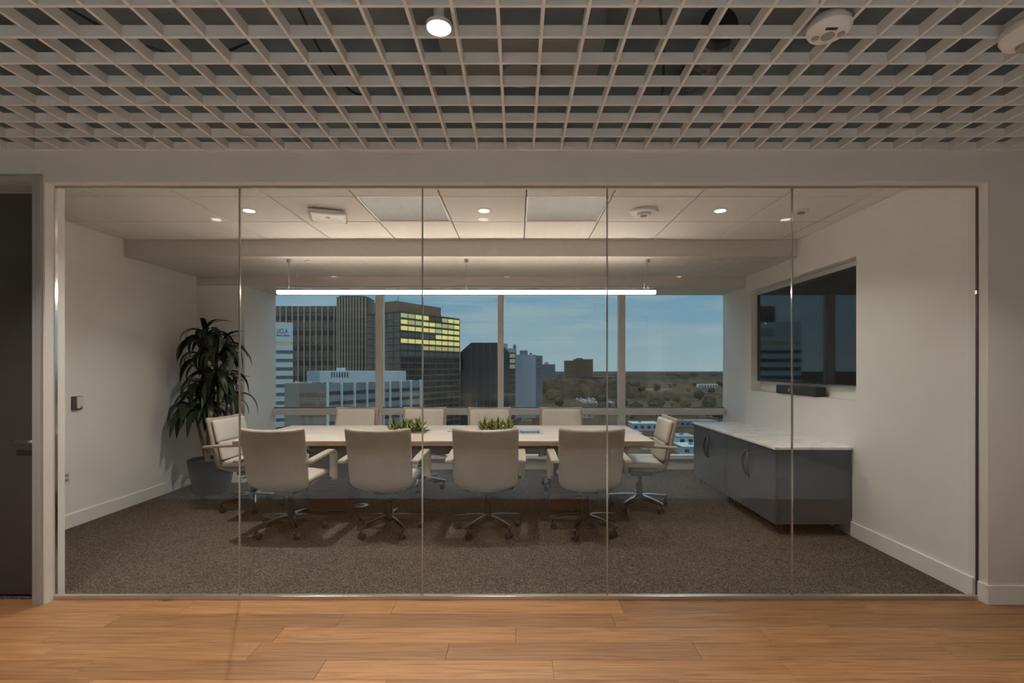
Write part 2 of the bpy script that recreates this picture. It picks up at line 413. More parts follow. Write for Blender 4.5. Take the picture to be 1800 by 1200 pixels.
# ceiling of the room: runners and lay-in tiles
ce = S('ceiling', bx(RL-.1, X1, YB, 7.05, ZC+.012, ZC+.18), M['tbar'], 'suspended tile ceiling of the meeting room', 'ceiling')
xs = [-.595+.661*k for k in range(-6, 7)]; ys = [3.105, 3.75, 4.40, YS]
for i in range(len(xs)-1):
    for j in range(3):
        a, b = max(xs[i], RL), min(xs[i+1], RR)
        if b-a < .05 or (j == 1 and i in (5, 7)): continue
        obj('tile', bx(a+.0065, b-.0065, ys[j]+.0065, ys[j+1]-.0065, ZC, ZC+.013), M['tile'], ce)
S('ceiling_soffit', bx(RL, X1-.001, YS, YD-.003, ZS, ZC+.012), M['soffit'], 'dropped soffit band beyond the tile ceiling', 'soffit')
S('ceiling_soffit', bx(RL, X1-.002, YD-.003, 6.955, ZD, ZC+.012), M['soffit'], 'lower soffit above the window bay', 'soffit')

# ------------------------------------------------------------------ hall ceiling: deck and slat grid
hc = S('ceiling', bx(HX0, HX1, HY0, YW, ZP, ZP+.1), M['plenum'], 'open hall ceiling with a deep grid of beige slats', 'ceiling')
GS, GT, GH = .1696, .0065, .047
k = -31
while True:
    x = -.0745 + GS*k
    if x > HX1: break
    if x > HX0: obj('slat', bx(x-GT, x+GT, HY0, YW-.001, ZG, ZG+GH), M['slat'], hc)
    k += 1
for k in range(33):
    y = 2.978 - .169*k
    if y < HY0: break
    obj('slat', bx(HX0, HX1, y-GT, y+GT, ZG+.0006, ZG+GH-.0006), M['slat'], hc)

# ------------------------------------------------------------------ glass partition
gp = thing('glass_partition', 'frameless glass wall of five tall panes between hall and meeting room', 'glass wall', (0, YG, 0), kind='structure')
jx = [XL+.004, -1.745, -.597, .561, 1.722, XR-.004]
for a, b in zip(jx, jx[1:]):
    obj('pane', bx(a+.0045, b-.0045, -.006, .006, .022, ZO-.012), M['glass'], gp)
for a in jx[1:-1]:
    obj('joint', bx(a-.0042, a+.0042, -.0055, .0055, .024, ZO-.012), M['seal'], gp)
obj('bottom_channel', bx(XL, XR, -.016, .016, 0, .024, .002), M['alu'], gp)
obj('top_channel', bx(XL, XR, -.007, .007, ZO-.0115, ZO), M['seal'], gp)
obj('side_channel', bx(XL, XL+.004, -.009, .009, .024, ZO-.012), M['chrome'], gp)
obj('side_channel', bx(XR-.005, XR, -.008, .008, .024, ZO-.012), M['dark_seal'], gp)

# hall door on the left
d = thing('door_1', 'dark grey hall door at the left edge with chrome lever', 'door', (-2.962, YW, 0), kind='structure')
obj('door_leaf', bx(-.965, -.003, .10, .145, .012, 2.555), M['door'], d)
bm = B(); box(bm, -.006, .047, -.012, .12, 0, 2.62); box(bm, .022, .0505, -.018, .001, 0, 2.624, .003)
obj('frame_jamb', bm, M['frame'], d)
bm = B(); box(bm, -.965, -.0062, -.012, .12, 2.565, 2.619); box(bm, -.965, .0215, -.018, .001, 2.592, 2.6235, .003)
obj('frame_head', bm, M['frame'], d)
obj('frame_stop', bx(-.018, -.006, .055, .10, 0, 2.565), M['frame'], d)
hd = obj('lever_handle', tube(B(), smooth_path([(-.062, .055, .99), (-.075, .045, .99), (-.12, .045, .99), (-.19, .047, .992)], 10), [.011]*6+[.010]*5, 10), M['chrome'], d, 40)
obj('rose', lathe(B(), [(.026, .0), (.026, .008), (.012, .012), (.012, .05)], 20, (-.062, .05, .99), 'y'), M['chrome'], hd, 40)
S('wall_behind_door', bx(HX0, RL-.12, YB, YB+.1, 0, ZP), M['wall'], 'wall panel behind the hall door', 'wall')

# ------------------------------------------------------------------ window
wi = thing('window_1', 'wide metal-framed window with four upper and four lower panes facing the city', 'window', (0, YWIN, 0), kind='structure')
mull = [(667-CX)*6.88/F, (879.5-CX)*6.88/F, (1092.5-CX)*6.88/F]
ZT0, ZT1, ZSL = .785, .875, .215
for x in mull:
    hw = .036 if x == mull[1] else .045
    o = obj('mullion', bx(x-hw, x+hw, -.07, .05, ZSL, ZD, .004), M['mullion'], wi)
    obj('skylit_return', bx(x+hw+.001, x+hw+.010, -.01, .05, ZSL, ZD), M['trim'], o)  # lighter strip painted in for the mullion side lit by the sky
bays = [BL]+mull+[BR]
for a, b in zip(bays, bays[1:]):
    a2 = a + (0 if a == BL else .045); b2 = b - (0 if b == BR else .045)
    t = obj('transom', bx(a2, b2, -.06, .05, ZT0, ZT1, .004), M['mullion'], wi)
    obj('gasket', bx(a2, b2, -.012, .05, ZT1, ZT1+.014), M['dark_seal'], t)
    obj('pane', bx(a2, b2, .02, .032, ZT1, ZD), M['winglass'], wi)
    obj('pane', bx(a2, b2, .02, .032, ZSL, ZT0), M['winglass'], wi)
obj('sill', bx(BL, BR, -.05, .06, ZSL-.05, ZSL, .004), M['trim'], wi)
S('wall_below_window', bx(BL, BR, YWIN+.03, YWIN+.15, 0, ZSL-.05), M['wall'], 'low wall under the window sill', 'wall')

# ------------------------------------------------------------------ lamps
def downlight(x, y, z, r, power, label, group, col, h=.05, spread=128):
    t = thing('downlight', label, 'ceiling light', (x, y, z), group=group)
    obj('trim_ring', lathe(B(), [(r*.86, .02), (r*.86, -.004), (r*1.22, -.004), (r*1.22, .003), (r*.9, .003), (r*.9, .02)], 28, cap=False), M['white_plastic'], t, 40)
    obj('lens', lathe(B(), [(r*.85, -.003), (r*.85, .002)], 24), LENS, t)
    area('lamp', (0, 0, -.012), .04, power, col, spread, t)
    return t
LENS = emit('lamp_lens', (1, .9, .75), 14)
for x, which, pw in ((-2.258, 'left', 1.9), (-.282, 'middle', 1.0), (1.703, 'right', .82)):
    downlight(x, 4.09, ZC, .052, LAMP_ROOM*pw, 'bright round downlight set in the room tile ceiling, %s one of the row' % which, 'downlights in the room tiles', NEUTRAL)
def hall_light(x, y, label, power=LAMP_HALL):
    t = thing('downlight', label, 'ceiling light', (x, y, 2.742), group='hall downlights in the slat grid')
    obj('can', lathe(B(), [(.020, .30), (.020, .02), (.049, .014), (.049, .0), (.0455, .0), (.0445, .013)], 28, cap=False), [M['white_plastic']], t, 40)
    obj('lens', lathe(B(), [(.0448, .006), (.0448, .012)], 24), LENS, t)
    area('lamp', (0, 0, -.004), .085, power, WARM, 112, t)
hall_light(-.300, 1.853, 'bright round hall downlight between slats near the top of the photo')
hall_light(-2.635, 1.853, 'hall downlight out of frame left, mirrored in the glass'); hall_light(2.345, 1.853, 'hall downlight out of frame right, mirrored in the glass', 8)
hall_light(-2.62, -.82, 'hall downlight behind the viewer on the left', 56); hall_light(-.15, -.82, 'hall downlight behind the viewer in the middle', 56)
hall_light(2.30, -.82, 'added unseen hall downlight behind the viewer on the right', 56)  # added unseen lamp; rear row runs brighter to lift the slats

pl = thing('linear_pendant', 'long glowing linear pendant lamp hanging over the meeting table', 'pendant lamp', (-.543, 5.15, 2.243))
PLX = 2.0
obj('housing', box(bx(-PLX, PLX, -.02, .022, .022, .042, .002), -PLX, PLX, .0125, .022, -.0185, .0225), mat('bronze_housing', (.10, .075, .06), .4, .5), pl)  # back lip added to keep the strip's glow out of the window reflection
obj('diffuser', bx(-PLX, PLX, -.021, .0125, -.014, .022, .003), emit('strip_light', (1, .87, .74), STRIP_EMIT), pl)
obj('uplight', bx(-PLX+.01, PLX-.01, -.012, .012, .0421, .0431), emit('strip_uplight', (1, .87, .74), 21), pl)
for x in (-1.88, .0, 1.92):
    c = obj('cable', tube(B(), [(x, 0, .041), (x, 0, ZS-2.243-.02)], .0022, 6), M['grey_plastic'], pl)
    obj('ceiling_cup', lathe(B(), [(.018, ZS-2.243-.035), (.022, ZS-2.243-.03), (.022, ZS-2.243-.0005)], 16, (x, 0, 0)), M['grey_plastic'], c, 40)
obj('power_cord', tube(B(), smooth_path([(1.88, 0, .041), (1.885, .0, .16), (1.90, .0, .27), (1.905, 0, ZS-2.243-.03)], 10), .003, 6), M['grey_plastic'], pl)

# ------------------------------------------------------------------ ceiling devices
for x, lab in ((-2.25, 'small round sprinkler cover on the soffit, left of the pendant'), (2.145, 'small round sprinkler cover on the soffit by the screen wall')):
    o = obj('sprinkler_cover', lathe(B(), [(.0, 0), (.042, -.0005), (.045, -.006), (.040, -.009), (.0005, -.010)], 24), M['white_plastic'], None, 40, (x, 5.24, ZS)); tag(o, lab, 'sprinkler', 'sprinkler covers on the soffit')
ap = thing('access_point', 'white rounded square wireless unit on the tile ceiling', 'access point', (-1.62, 4.16, ZC), .3)
bm = bx(-.15, .15, -.15, .15, -.045, -.008, .03, 4); obj('cover', bm, M['white_plastic'], ap, 40)
obj('mount', bx(-.10, .10, -.10, .10, -.009, 0), M['grey_plastic'], ap)
obj('status_light', lathe(B(), [(.02, -.0455), (.02, -.0475)], 20, (0, -.03, 0)), M['grey_plastic'], ap)
sd = thing('smoke_detector', 'round white ceiling detector right of the return grilles', 'smoke detector', (1.06, 4.09, ZC))
obj('base_ring', lathe(B(), [(.112, 0), (.118, -.012), (.112, -.022), (.085, -.026), (.0005, -.027)], 32), M['white_plastic'], sd, 30)
obj('head', lathe(B(), [(.06, -.022), (.058, -.036), (.045, -.044), (.0005, -.045)], 28), M['white_plastic'], sd, 30)
obj('sensor', lathe(B(), [(.028, -.042), (.028, -.049), (.018, -.052), (.0005, -.052)], 20), M['grey_plastic'], sd, 30)
sp = thing('ceiling_sprinkler', 'small ceiling fixture near the right room wall', 'sprinkler', (2.39, 4.10, ZC))
obj('escutcheon', lathe(B(), [(.058, 0), (.060, -.006), (.045, -.012), (.0005, -.013)], 24), M['white_plastic'], sp, 30)
obj('cap', lathe(B(), [(.026, -.01), (.03, -.022), (.02, -.027), (.0005, -.028)], 20), M['grey_plastic'], sp, 30)
for i, lab in ((5, 'grey perforated return grille in the ceiling, left of the middle downlight'), (7, 'grey perforated return grille in the ceiling, right of the middle downlight')):
    a, b = xs[i]+.004, xs[i+1]-.004
    g = thing('return_grille', lab, 'air grille', ((a+b)/2, 4.075, ZC), group='return grilles in the tile ceiling')
    hx, hy = (b-a)/2, .321
    bm = B(); box(bm, -hx, hx, -hy, -hy+.015, 0, .013); box(bm, -hx, hx, hy-.015, hy, 0, .013); box(bm, -hx, -hx+.015, -hy+.015, hy-.015, 0, .013); box(bm, hx-.015, hx, -hy+.015, hy-.015, 0, .013)
    obj('frame', bm, M['white_plastic'], g)
    obj('perforated_sheet', bx(-hx+.015, hx-.015, -hy+.015, hy-.015, .004, .010), M['grille'], g)

# hall detectors hanging through the grid
hs = thing('smoke_detector', 'white round detector with dark slot hanging below the hall slat grid', 'smoke detector', (1.20, 1.875, 2.735))
obj('dome', lathe(B(), [(.058, .06), (.074, .04), (.078, .018), (.070, .004), (.062, .0), (.0005, -.002)], 32), M['white_plastic'], hs, 30)
obj('slot', bx(-.022, .022, -.006, .006, -.0055, -.001, .002), M['dark_plastic'], hs, None, (-.012, -.034, 0))
obj('test_button', lathe(B(), [(.024, -.001), (.024, -.005), (.0005, -.0055)], 20), M['grey_plastic'], hs, 30, (.0, .008, 0))
for x in (-.040, .044):
    obj('sounder', lathe(B(), [(.014, -.001), (.014, -.004), (.0005, -.005)], 16), M['grey_plastic'], hs, 30, (x, .022 if x < 0 else -.004, 0))
obj('stem', lathe(B(), [(.03, .058), (.03, .20)], 16), M['duct'], hs, 30)
fs = thing('fire_alarm', 'white round fire alarm cut by the right edge of the photo', 'fire alarm', (2.012, 1.90, 2.73))
obj('plate', lathe(B(), [(.07, .07), (.095, .05), (.098, .022), (.088, .002), (.0005, -.0015)], 36), M['white_plastic'], fs, 30)
obj('strobe', lathe(B(), [(.035, .003), (.033, -.012), (.02, -.02), (.0005, -.021)], 24), M['grey_plastic'], fs, 30, (.01, .03, 0))
text('lettering', 'FIRE', .032, M['red_print'], fs, (-.022, -.030, -.0030), (PI, 0, -.55), .0008)
obj('stem', lathe(B(), [(.04, .068), (.04, .20)], 16), M['duct'], fs, 30)

# things above the grid
du = thing('air_handler', 'grey ceiling unit faintly seen above the middle of the slat grid', 'air handler', (.02, 2.62, 3.08))
obj('casing', bx(-.42, .42, -.20, .20, 0, .30, .01), M['duct'], du)
obj('inlet', lathe(B(), [(.11, .0), (.11, -.05)], 24, (0, .02, 0)), M['duct'], du, 40)
for x in (-.34, .34): obj('hanger_rod', lathe(B(), [(.006, .3), (.006, .47)], 8, (x, 0, 0)), M['grey_plastic'], du)
fd = thing('flexible_duct', 'crinkled foil duct above the slat grid, right of the ceiling unit', 'duct', (1.0, 2.58, 3.06))
p = smooth_path([(-.05, -.28, 0), (0, -.05, .02), (.02, .15, .05), (0, .36, .12)], 28)
obj('hose', tube(B(), p, [.075+.007*(i % 2) for i in range(29)], 16), M['foil'], fd, 60)
obj('collar', lathe(B(), [(.085, -.30), (.085, -.24)], 20, (-.05, 0, 0), 'y'), M['black'], fd, 40)
for i, pp in enumerate([[(-1.05, 2.2, 3.2), (-1.0, 2.5, 3.05), (-.95, 2.75, 3.02), (-.9, 2.95, 3.10)], [(.6, 2.1, 3.2), (.72, 2.4, 2.98), (.80, 2.7, 2.96), (.82, 2.95, 3.1)], [(-2.2, 1.9, 3.15), (-1.9, 2.2, 3.0), (-1.6, 2.4, 2.98), (-1.4, 2.6, 3.2)]]):
    o = obj('cable', tube(B(), smooth_path(pp, 16), .006, 6), M['black'], None, 60)
    tag(o, ['thin dark cable above the slat grid, left of the hall downlight', 'thin dark cable looping above the slat grid beside the foil duct', 'thin dark cable above the far left of the slat grid'][i], 'cable', 'cables above the grid')
o = obj('junction_box', bx(-.11, .11, -.09, .09, 0, .12, .006), M['duct'], None, None, (-2.75, 2.48, 2.95)); tag(o, 'grey metal box above the far left of the slat grid', 'junction box')

# ------------------------------------------------------------------ left wall devices
th = thing('thermostat', 'small beige and dark control box on the left room wall', 'wall control', (RL, 4.47, 1.126))
obj('back_plate', bx(0, .022, -.05, .045, -.062, .062, .003), M['plate'], th)
obj('cover', bx(.022, .036, -.022, .044, -.05, .058, .003), M['white_plastic'], th)
obj('slot', bx(.0355, .037, .008, .03, -.042, -.034), M['dark_plastic'], th)
ol = thing('wall_outlet', 'white outlet plate low on the left room wall beside the glass edge', 'outlet', (RL, 4.372, .46))
obj('plate', bx(0, .006, -.035, .035, -.058, .058, .002), M['white_plastic'], ol)
for z in (-.022, .022): obj('socket', bx(.006, .008, -.015, .015, z-.013, z+.013), M['grey_plastic'], ol)

# ------------------------------------------------------------------ screen in its niche
tv = thing('wall_screen', 'large black screen recessed in the right wall, reflecting the window', 'screen', (RR+.115, 5.07, 1.29))
obj('housing', bx(-.055, 0, -.915, .915, 0, 1.05, .004), M['bezel'], tv)
obj('display', bx(-.0575, -.0545, -.905, .905, .012, 1.04), M['screen'], tv)
vb = thing('video_bar', 'black conference bar with round camera on the ledge under the screen', 'video bar', (RR+.02, 5.03, NZ0))
obj('body', bx(-.045, .055, -.36, .36, .004, .095, .008), mat('bar_fabric', (.035, .035, .036), .7), vb)
obj('camera_ball', lathe(B(), [(.0005, -.012), (.02, -.01), (.032, .0), (.036, .015), (.03, .03)], 20, (-.055, .06, .052), 'x'), M['black'], vb, 40)
obj('lens', lathe(B(), [(.016, -.015), (.018, -.004)], 16, (-.056, .06, .052), 'x'), M['chrome'], vb, 40)
for y in (-.3, .3): obj('foot', bx(-.03, .04, y-.02, y+.02, 0, .005), M['black'], vb)

# ------------------------------------------------------------------ credenza: two cabinets and one stone top
CX0, CX1 = 2.225, RR-.016
def cabinet(y0, y1, label):
    t = thing('cabinet', label, 'cabinet', ((CX0+CX1)/2, (y0+y1)/2, 0), group='slate cabinets under the stone top')
    hx, hy = (CX1-CX0)/2, (y1-y0)/2
    obj('body', bx(-hx+.02, hx, -hy, hy, .10, .742, .001), M['cab'], t)
    for s in (-1, 1):
        a, b = (-hy+.001, -.0012) if s < 0 else (.0012, hy-.001)
        dr = obj('door', bx(-hx, -hx+.0195, a, b, .095, .741, .0015), M['cab'], t)
        pth = [(-hx-.003, s*.022, .655), (-hx-.02, s*.028, .64), (-hx-.034, s*.050, .56), (-hx-.034, s*.050, .50), (-hx-.022, s*.026, .43), (-hx-.003, s*.018, .405)]
        P = smooth_path(pth, 18); bm = B()
        tube(bm, P, [.006+.007*math.sin(PI*i/18) for i in range(19)], 10)
        obj('handle', bm, M['pull'], dr, 50)
    for sx in (-1, 1):
        for sy in (-1, 1):
            obj('foot', lathe(B(), [(.016, 0), (.018, .012), (.022, .10)], 14, (sx*(hx-.07), sy*(hy-.07), 0)), M['dark_plastic'], t, 40)
cabinet(4.195, 5.182, 'slate grey two-door cabinet nearer the glass wall')
cabinet(5.185, 6.15, 'slate grey two-door cabinet nearer the window')
o = obj('stone_top', bx(CX0-.014, RR-.001, 4.18, 6.165, .743, .765, .002), M['marble'], None); tag(o, 'white veined marble slab spanning the two slate cabinets', 'worktop')

# ------------------------------------------------------------------ meeting table
TX0, TX1, TY0, TY1, TZ = -2.615, 1.25, 4.451, 5.655, .78
t = thing('meeting_table', 'long pale wood meeting table with ten cream chairs around it', 'table', ((TX0+TX1)/2, (TY0+TY1)/2, 0))
hx, hy = (TX1-TX0)/2, (TY1-TY0)/2
obj('tabletop', bx(-hx, hx, -hy, hy, TZ-.010, TZ, .002), M['table'], t)
obj('edge_band', bx(-hx+.001, hx-.001, -hy+.001, hy-.001, TZ-.046, TZ-.0095, .002), M['table_edge'], t)
for s in (-1, 1):
    x = s*1.21
    obj('pedestal', bx(x-.20, x+.20, -.18, .18, .012, TZ-.046, .004), M['pedestal'], t)
    obj('plinth', bx(x-.19, x+.19, -.17, .17, 0, .012), M['black'], t)
obj('modesty_beam', bx(-1.01, 1.01, -.15, .15, .58, TZ-.046), M['pedestal'], t)
for s in (-1, 1):
    obj('brace', tube(B(), [(s*1.41, 0, .52), (s*1.70, 0, TZ-.05)], .014, 8), M['black'], t)
obj('grommet', lathe(B(), [(.030, TZ-.002), (.030, TZ+.0004), (.0005, TZ+.0004)], 20, (-.03, .05, 0)), M['dark_plastic'], t)
def power_box(x, label):
    p = thing('power_box', label, 'power outlet', (x, 5.07, TZ+.0005), group='power boxes in the table')
    bm = B(); box(bm, -.128, .128, -.148, -.118, 0, .004); box(bm, -.128, .128, .118, .148, 0, .004); box(bm, -.128, -.098, -.118, .118, 0, .004); box(bm, .098, .128, -.118, .118, 0, .004)
    obj('rim', bm, M['alu'], p)
    obj('tray', bx(-.098, .098, -.118, .118, .0005, .002), M['dark_plastic'], p)
    obj('lid', bx(-.09, .09, -.03, .11, .003, .010, .002), M['alu'], p)
    for q in (-.05, .0, .05): obj('socket', bx(q-.016, q+.016, -.095, -.055, .002, .005), M['grey_plastic'], p)
power_box(.127, 'flush metal power box in the table right of the right planter')
power_box(-1.49, 'flush metal power box in the table left of the left planter, behind a chair')

def succ_leaf(L, wd, curl):
    bm = B(); n = 6; rows = []
    for i in range(n+1):
        u = i/n; ww = wd*(math.sin(PI*(.12+.88*u)**.75)*.95+.06) if u < 1 else .0008
        y = L*(u*math.cos(curl*u)); z = L*u*math.sin(.35+curl*.3*u)
        rows.append([bm.verts.new((ww*q, y, z+abs(q)*ww*.5)) for q in (-.5, -.30, 0, .30, .5)])
    for a, b in zip(rows, rows[1:]):
        for j in range(4):
            f = bm.faces.new((a[j], a[j+1], b[j+1], b[j])); f.material_index = 1 if j in (0, 3) else 0
    g = bmesh.ops.solidify(bm, geom=list(bm.faces), thickness=.003)
    me = bpy.data.meshes.new('leaf'); bmesh.ops.recalc_face_normals(bm, faces=bm.faces); bm.to_mesh(me); bm.free()
    me.materials.append(M['succ']); me.materials.append(M['succ_edge']); me.shade_smooth()
    return me
SL = [succ_leaf(.125, .050, .1), succ_leaf(.11, .050, .5), succ_leaf(.145, .048, -.1)]
def planter(x, label, spots):
    p = thing('table_planter', label, 'planter', (x, 5.07, TZ+.0005), group='succulent planters in the table')
    bm = B(); hx, hy = .2, .148
    box(bm, -hx, hx, -hy, -hy+.006, 0, .007); box(bm, -hx, hx, hy-.006, hy, 0, .007); box(bm, -hx, -hx+.006, -hy+.006, hy-.006, 0, .007); box(bm, hx-.006, hx, -hy+.006, hy-.006, 0, .007)
    obj('trough', bm, M['alu'], p)
    bm = B(); bmesh.ops.create_grid(bm, x_segments=16, y_segments=10, size=1)
    for v in bm.verts:
        v.co = Vector((v.co.x*(hx-.006), v.co.y*(hy-.006), .009+.008*noise.noise(Vector((v.co.x*3+x*9, v.co.y*3, 0)))))
    obj('soil', bm, M['soil'], p, 60)
    for sx, sy, sc in spots:
        r = link('succulent', None, p); r.location = (sx, sy, .006); r.empty_display_size = .02
        for ring, (cnt, elev) in enumerate(((4, 55), (5, 28), (5, 2))):
            for k in range(cnt):
                lf = link('leaf', SL[(2, 0, 1)[ring]], r)
                lf.rotation_euler = (math.radians(elev+random.uniform(-8, 8)), 0, 2*PI*k/cnt+ring*.6+random.uniform(-.2, .2))
                lf.scale = (sc,)*3
planter(-1.135, 'metal trough of yellow-edged succulents sunk in the table, left one', [(-.15, -.02, 1.05), (-.05, .05, .95), (.02, -.05, 1.0), (.10, .02, 1.1)])
planter(-.235, 'metal trough of yellow-edged succulents sunk in the table, right one', [(-.11, .0, 1.05), (-.03, .06, .95), (.03, -.02, 1.1), (.14, .03, 1.05)])
fo = thing('floor_outlet', 'round metal floor outlet in the carpet under the table', 'outlet', ((619-CX)*4.38/F, 4.4, 0))
fo.location.y = 4.40; fo.location.x = -1.65; fo.location.y = 5.12
obj('cover', lathe(B(), [(.075, 0), (.075, .004), (.06, .006), (.0005, .007)], 28), M['alu'], fo, 30)
obj('flap', bx(-.035, .035, -.03, .03, .006, .009, .001), M['dark_plastic'], fo)

# ------------------------------------------------------------------ chairs
def make_chair():
    c = thing('office_chair', 'x', 'chair')
    path = smooth_path([Vector(p) for p in ((.235, .425), (.06, .405), (-.10, .398), (-.19, .412), (-.238, .47), (-.262, .58), (-.295, .74), (-.338, .92))], 40)
    def wsh(u):
        if u < .32: return .43
        s = min(1, (u-.32)/.28); s = s*s*(3-2*s)
        return .43 + .105*s + .02*max(0, (u-.6)/.4)
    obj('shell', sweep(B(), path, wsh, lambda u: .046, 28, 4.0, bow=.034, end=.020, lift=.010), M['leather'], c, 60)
    sc = smooth_path([Vector(p) for p in ((.255, .468), (.19, .484), (0, .482), (-.165, .476))], 14)
    cu = obj('seat_cushion', sweep(B(), sc, lambda u: .475, lambda u: .075, 28, 3.4, end=.03, puff=.22), M['leather_lit'], c, 60)
    def cushion(name, z0, z1, wd):
        pts = [q for q in path if q.y > .43]
        L = []
        for i in range(13):
            z = z0+(z1-z0)*i/12
            k = min(range(len(path)-1), key=lambda j: abs(path[j].y-z) + (1 if path[j].x > -.15 else 0))
            a, b = path[k], path[min(k+1, len(path)-1)]
            f = (z-a.y)/((b.y-a.y) or 1)
            yy = a.x+(b.x-a.x)*f
            L.append(Vector((yy+.050, z)))
        return obj(name, sweep(B(), L, lambda u: wd, lambda u: .062, 28, 3.2, bow=.022, end=.02, puff=.28), M['leather_lit'], c, 60)
    bc = cushion('back_cushion', .715, .90, .49)
    cushion('lumbar_cushion', .535, .685, .455)
    # piping round the seat edge
    pp = []
    for k in range(29):
        a = 2*PI*k/28; cx, sy = math.cos(a), math.sin(a)
        pp.append((math.copysign(abs(cx)**.45, cx)*.236, .045+math.copysign(abs(sy)**.45, sy)*.226, .452))
    obj('piping', tube(B(), pp, .0045, 6), M['piping'], cu, 60)
    for s in (-1, 1):
        ap = smooth_path([Vector(p) for p in ((-.295, .668), (-.12, .680), (.08, .692), (.150, .690), (.190, .662), (.198, .60), (.196, .50), (.190, .425))], 30)
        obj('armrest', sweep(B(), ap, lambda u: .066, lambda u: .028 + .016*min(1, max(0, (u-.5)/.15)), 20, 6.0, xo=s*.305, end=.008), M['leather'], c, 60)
        obj('arm_bracket', bx(min(s*.20, s*.30), max(s*.20, s*.30), .145, .185, .425, .448, .003), M['black'], c)
    obj('mechanism', bx(-.09, .09, -.12, .10, .345, .380, .008), M['black'], c)
    bm = B(); lathe(bm, [(.036, .145), (.036, .26), (.027, .265), (.027, .35)], 20)
    obj('column', bm, M['black'], c, 40)
    obj('hub', lathe(B(), [(.040, .09), (.046, .10), (.046, .145), (.034, .155)], 24), M['base_metal'], c, 40)
    obj('tilt_lever', tube(B(), [(.05, .05, .36), (.20, .06, .358), (.245, .06, .35)], .006, 8), M['base_metal'], c, 40)
    # one leg with its caster, then four copies
    def leg_mesh():
        bm = B(); prev = None; st = [(.03, .056, .095, .146), (.12, .050, .094, .141), (.22, .041, .090, .128), (.305, .034, .086, .116), (.322, .025, .089, .111)]
        for r, wd, z0, z1 in st:
            q = [bm.verts.new((r, a, b)) for a, b in ((-wd/2, z0), (wd/2, z0), (wd/2, z1-.004), (wd*.3, z1), (-wd*.3, z1), (-wd/2, z1-.004))]
            if prev:
                for i in range(6): bm.faces.new((prev[i], prev[(i+1) % 6], q[(i+1) % 6], q[i]))
            else: bm.faces.new(q)
            prev = q
        bm.faces.new(prev); return bm
    def caster_mesh():
        bm = B()
        lathe(bm, [(.009, .05), (.009, .095)], 12, (.298, 0, 0))
        for s in (-1, 1):
            lathe(bm, [(.018, s*.006), (.028, s*.007), (.0295, s*.012), (.0295, s*.024), (.024, s*.028), (.001, s*.029)], 20, (.285, 0, .0297), 'y')
        lathe(bm, [(.021, -.007), (.021, .007)], 14, (.287, 0, .036), 'y')
        box(bm, .272, .312, -.007, .007, .03, .064, .004)
        return bm
    lg = obj('leg', leg_mesh(), M['base_metal'], c, 30); ca = obj('caster', caster_mesh(), M['black'], lg, 40)
    lg.rotation_euler = (0, 0, PI/2)
    for k in range(1, 5):
        l2 = lg.copy(); COL.objects.link(l2); l2.rotation_euler = (0, 0, PI/2+2*PI*k/5)
        c2 = ca.copy(); COL.objects.link(c2); c2.parent = l2
    return c
proto = make_chair(); used = False
def chair(x, y, rz, label, group, base=0.0):
    global used
    c = copy_tree(proto) if used else proto
    used = True
    c.location = (x, y, 0); c.rotation_euler = (0, 0, rz); c['label'] = label; c['group'] = group
    for o in c.children:
        if o.name.startswith('leg'): o.rotation_euler.z += base
ordn = ['leftmost', 'second from the left', 'third from the left', 'rightmost']
for i, (x, y, r) in enumerate(((-2.02, 4.33, -.05), (-1.15, 4.33, -.03), (-.268, 4.335, 0), (.61, 4.34, .02))):
    chair(x, y, r, 'cream leather chair, back to the glass, %s in the near row' % ordn[i], 'chairs on the near side of the table', .05*i)
for i, x in enumerate((-2.045, -1.175, -.348, .566)):
    chair(x, 5.87, PI+.03*(i-1), 'cream leather chair, window side of the table, %s in that row' % ordn[i], 'chairs on the window side of the table', .1*i)
chair(1.262, 5.05, PI/2-.04, 'cream leather chair at the right table end, facing left', 'chairs at the table ends', -.35)
chair(-2.765, 5.08, -PI/2-.08, 'cream leather chair at the left table end beside the tall plant', 'chairs at the table ends', .3)

# ------------------------------------------------------------------ tall potted plant
PX, PY = -3.56, 5.66
pt = thing('potted_plant', 'tall dark-leaved cane plant in a charcoal pot by the left wall', 'plant', (PX, PY, 0))
obj('pot', lathe(B(), [(.17, 0), (.18, .01), (.245, .385), (.245, .395), (.228, .395), (.225, .35)], 36, cap=False), M['pot'], pt, 30)
obj('pot_bottom', lathe(B(), [(.172, .002), (.172, .006)], 36), M['pot'], pt)
bm = B(); lathe(bm, [(.227, .352), (.15, .364), (.06, .370), (.001, .368)], 28); obj('moss', bm, M['soil'], pt, 60)
def leaf_mesh(L, wd, e0, bend):
    bm = B(); n = 10; p = Vector((0, 0)); a = math.radians(e0); rows = []
    for i in range(n+1):
        u = i/n
        ww = wd*(math.sin(PI*(.10+.90*u**.85))**.8 if u < 1 else 0)+.002
        rows.append([bm.verts.new((p.x-.0*q, q*ww/2, p.y+abs(q)*ww*.16)) for q in (-1, -.5, 0, .5, 1)])
        d = L/n; p = p+Vector((math.cos(a)*d, math.sin(a)*d)); a -= math.radians(bend)/n*(1.5-u)
        a = max(a, -PI/2*.97)
    for r0, r1 in zip(rows, rows[1:]):
        for j in range(4): bm.faces.new((r0[j], r0[j+1], r1[j+1], r1[j]))
    bmesh.ops.solidify(bm, geom=list(bm.faces), thickness=.0012)
    bmesh.ops.recalc_face_normals(bm, faces=bm.faces)
    me = bpy.data.meshes.new('leaf'); bm.to_mesh(me); bm.free(); me.materials.append(M['leafd']); me.shade_smooth(); return me
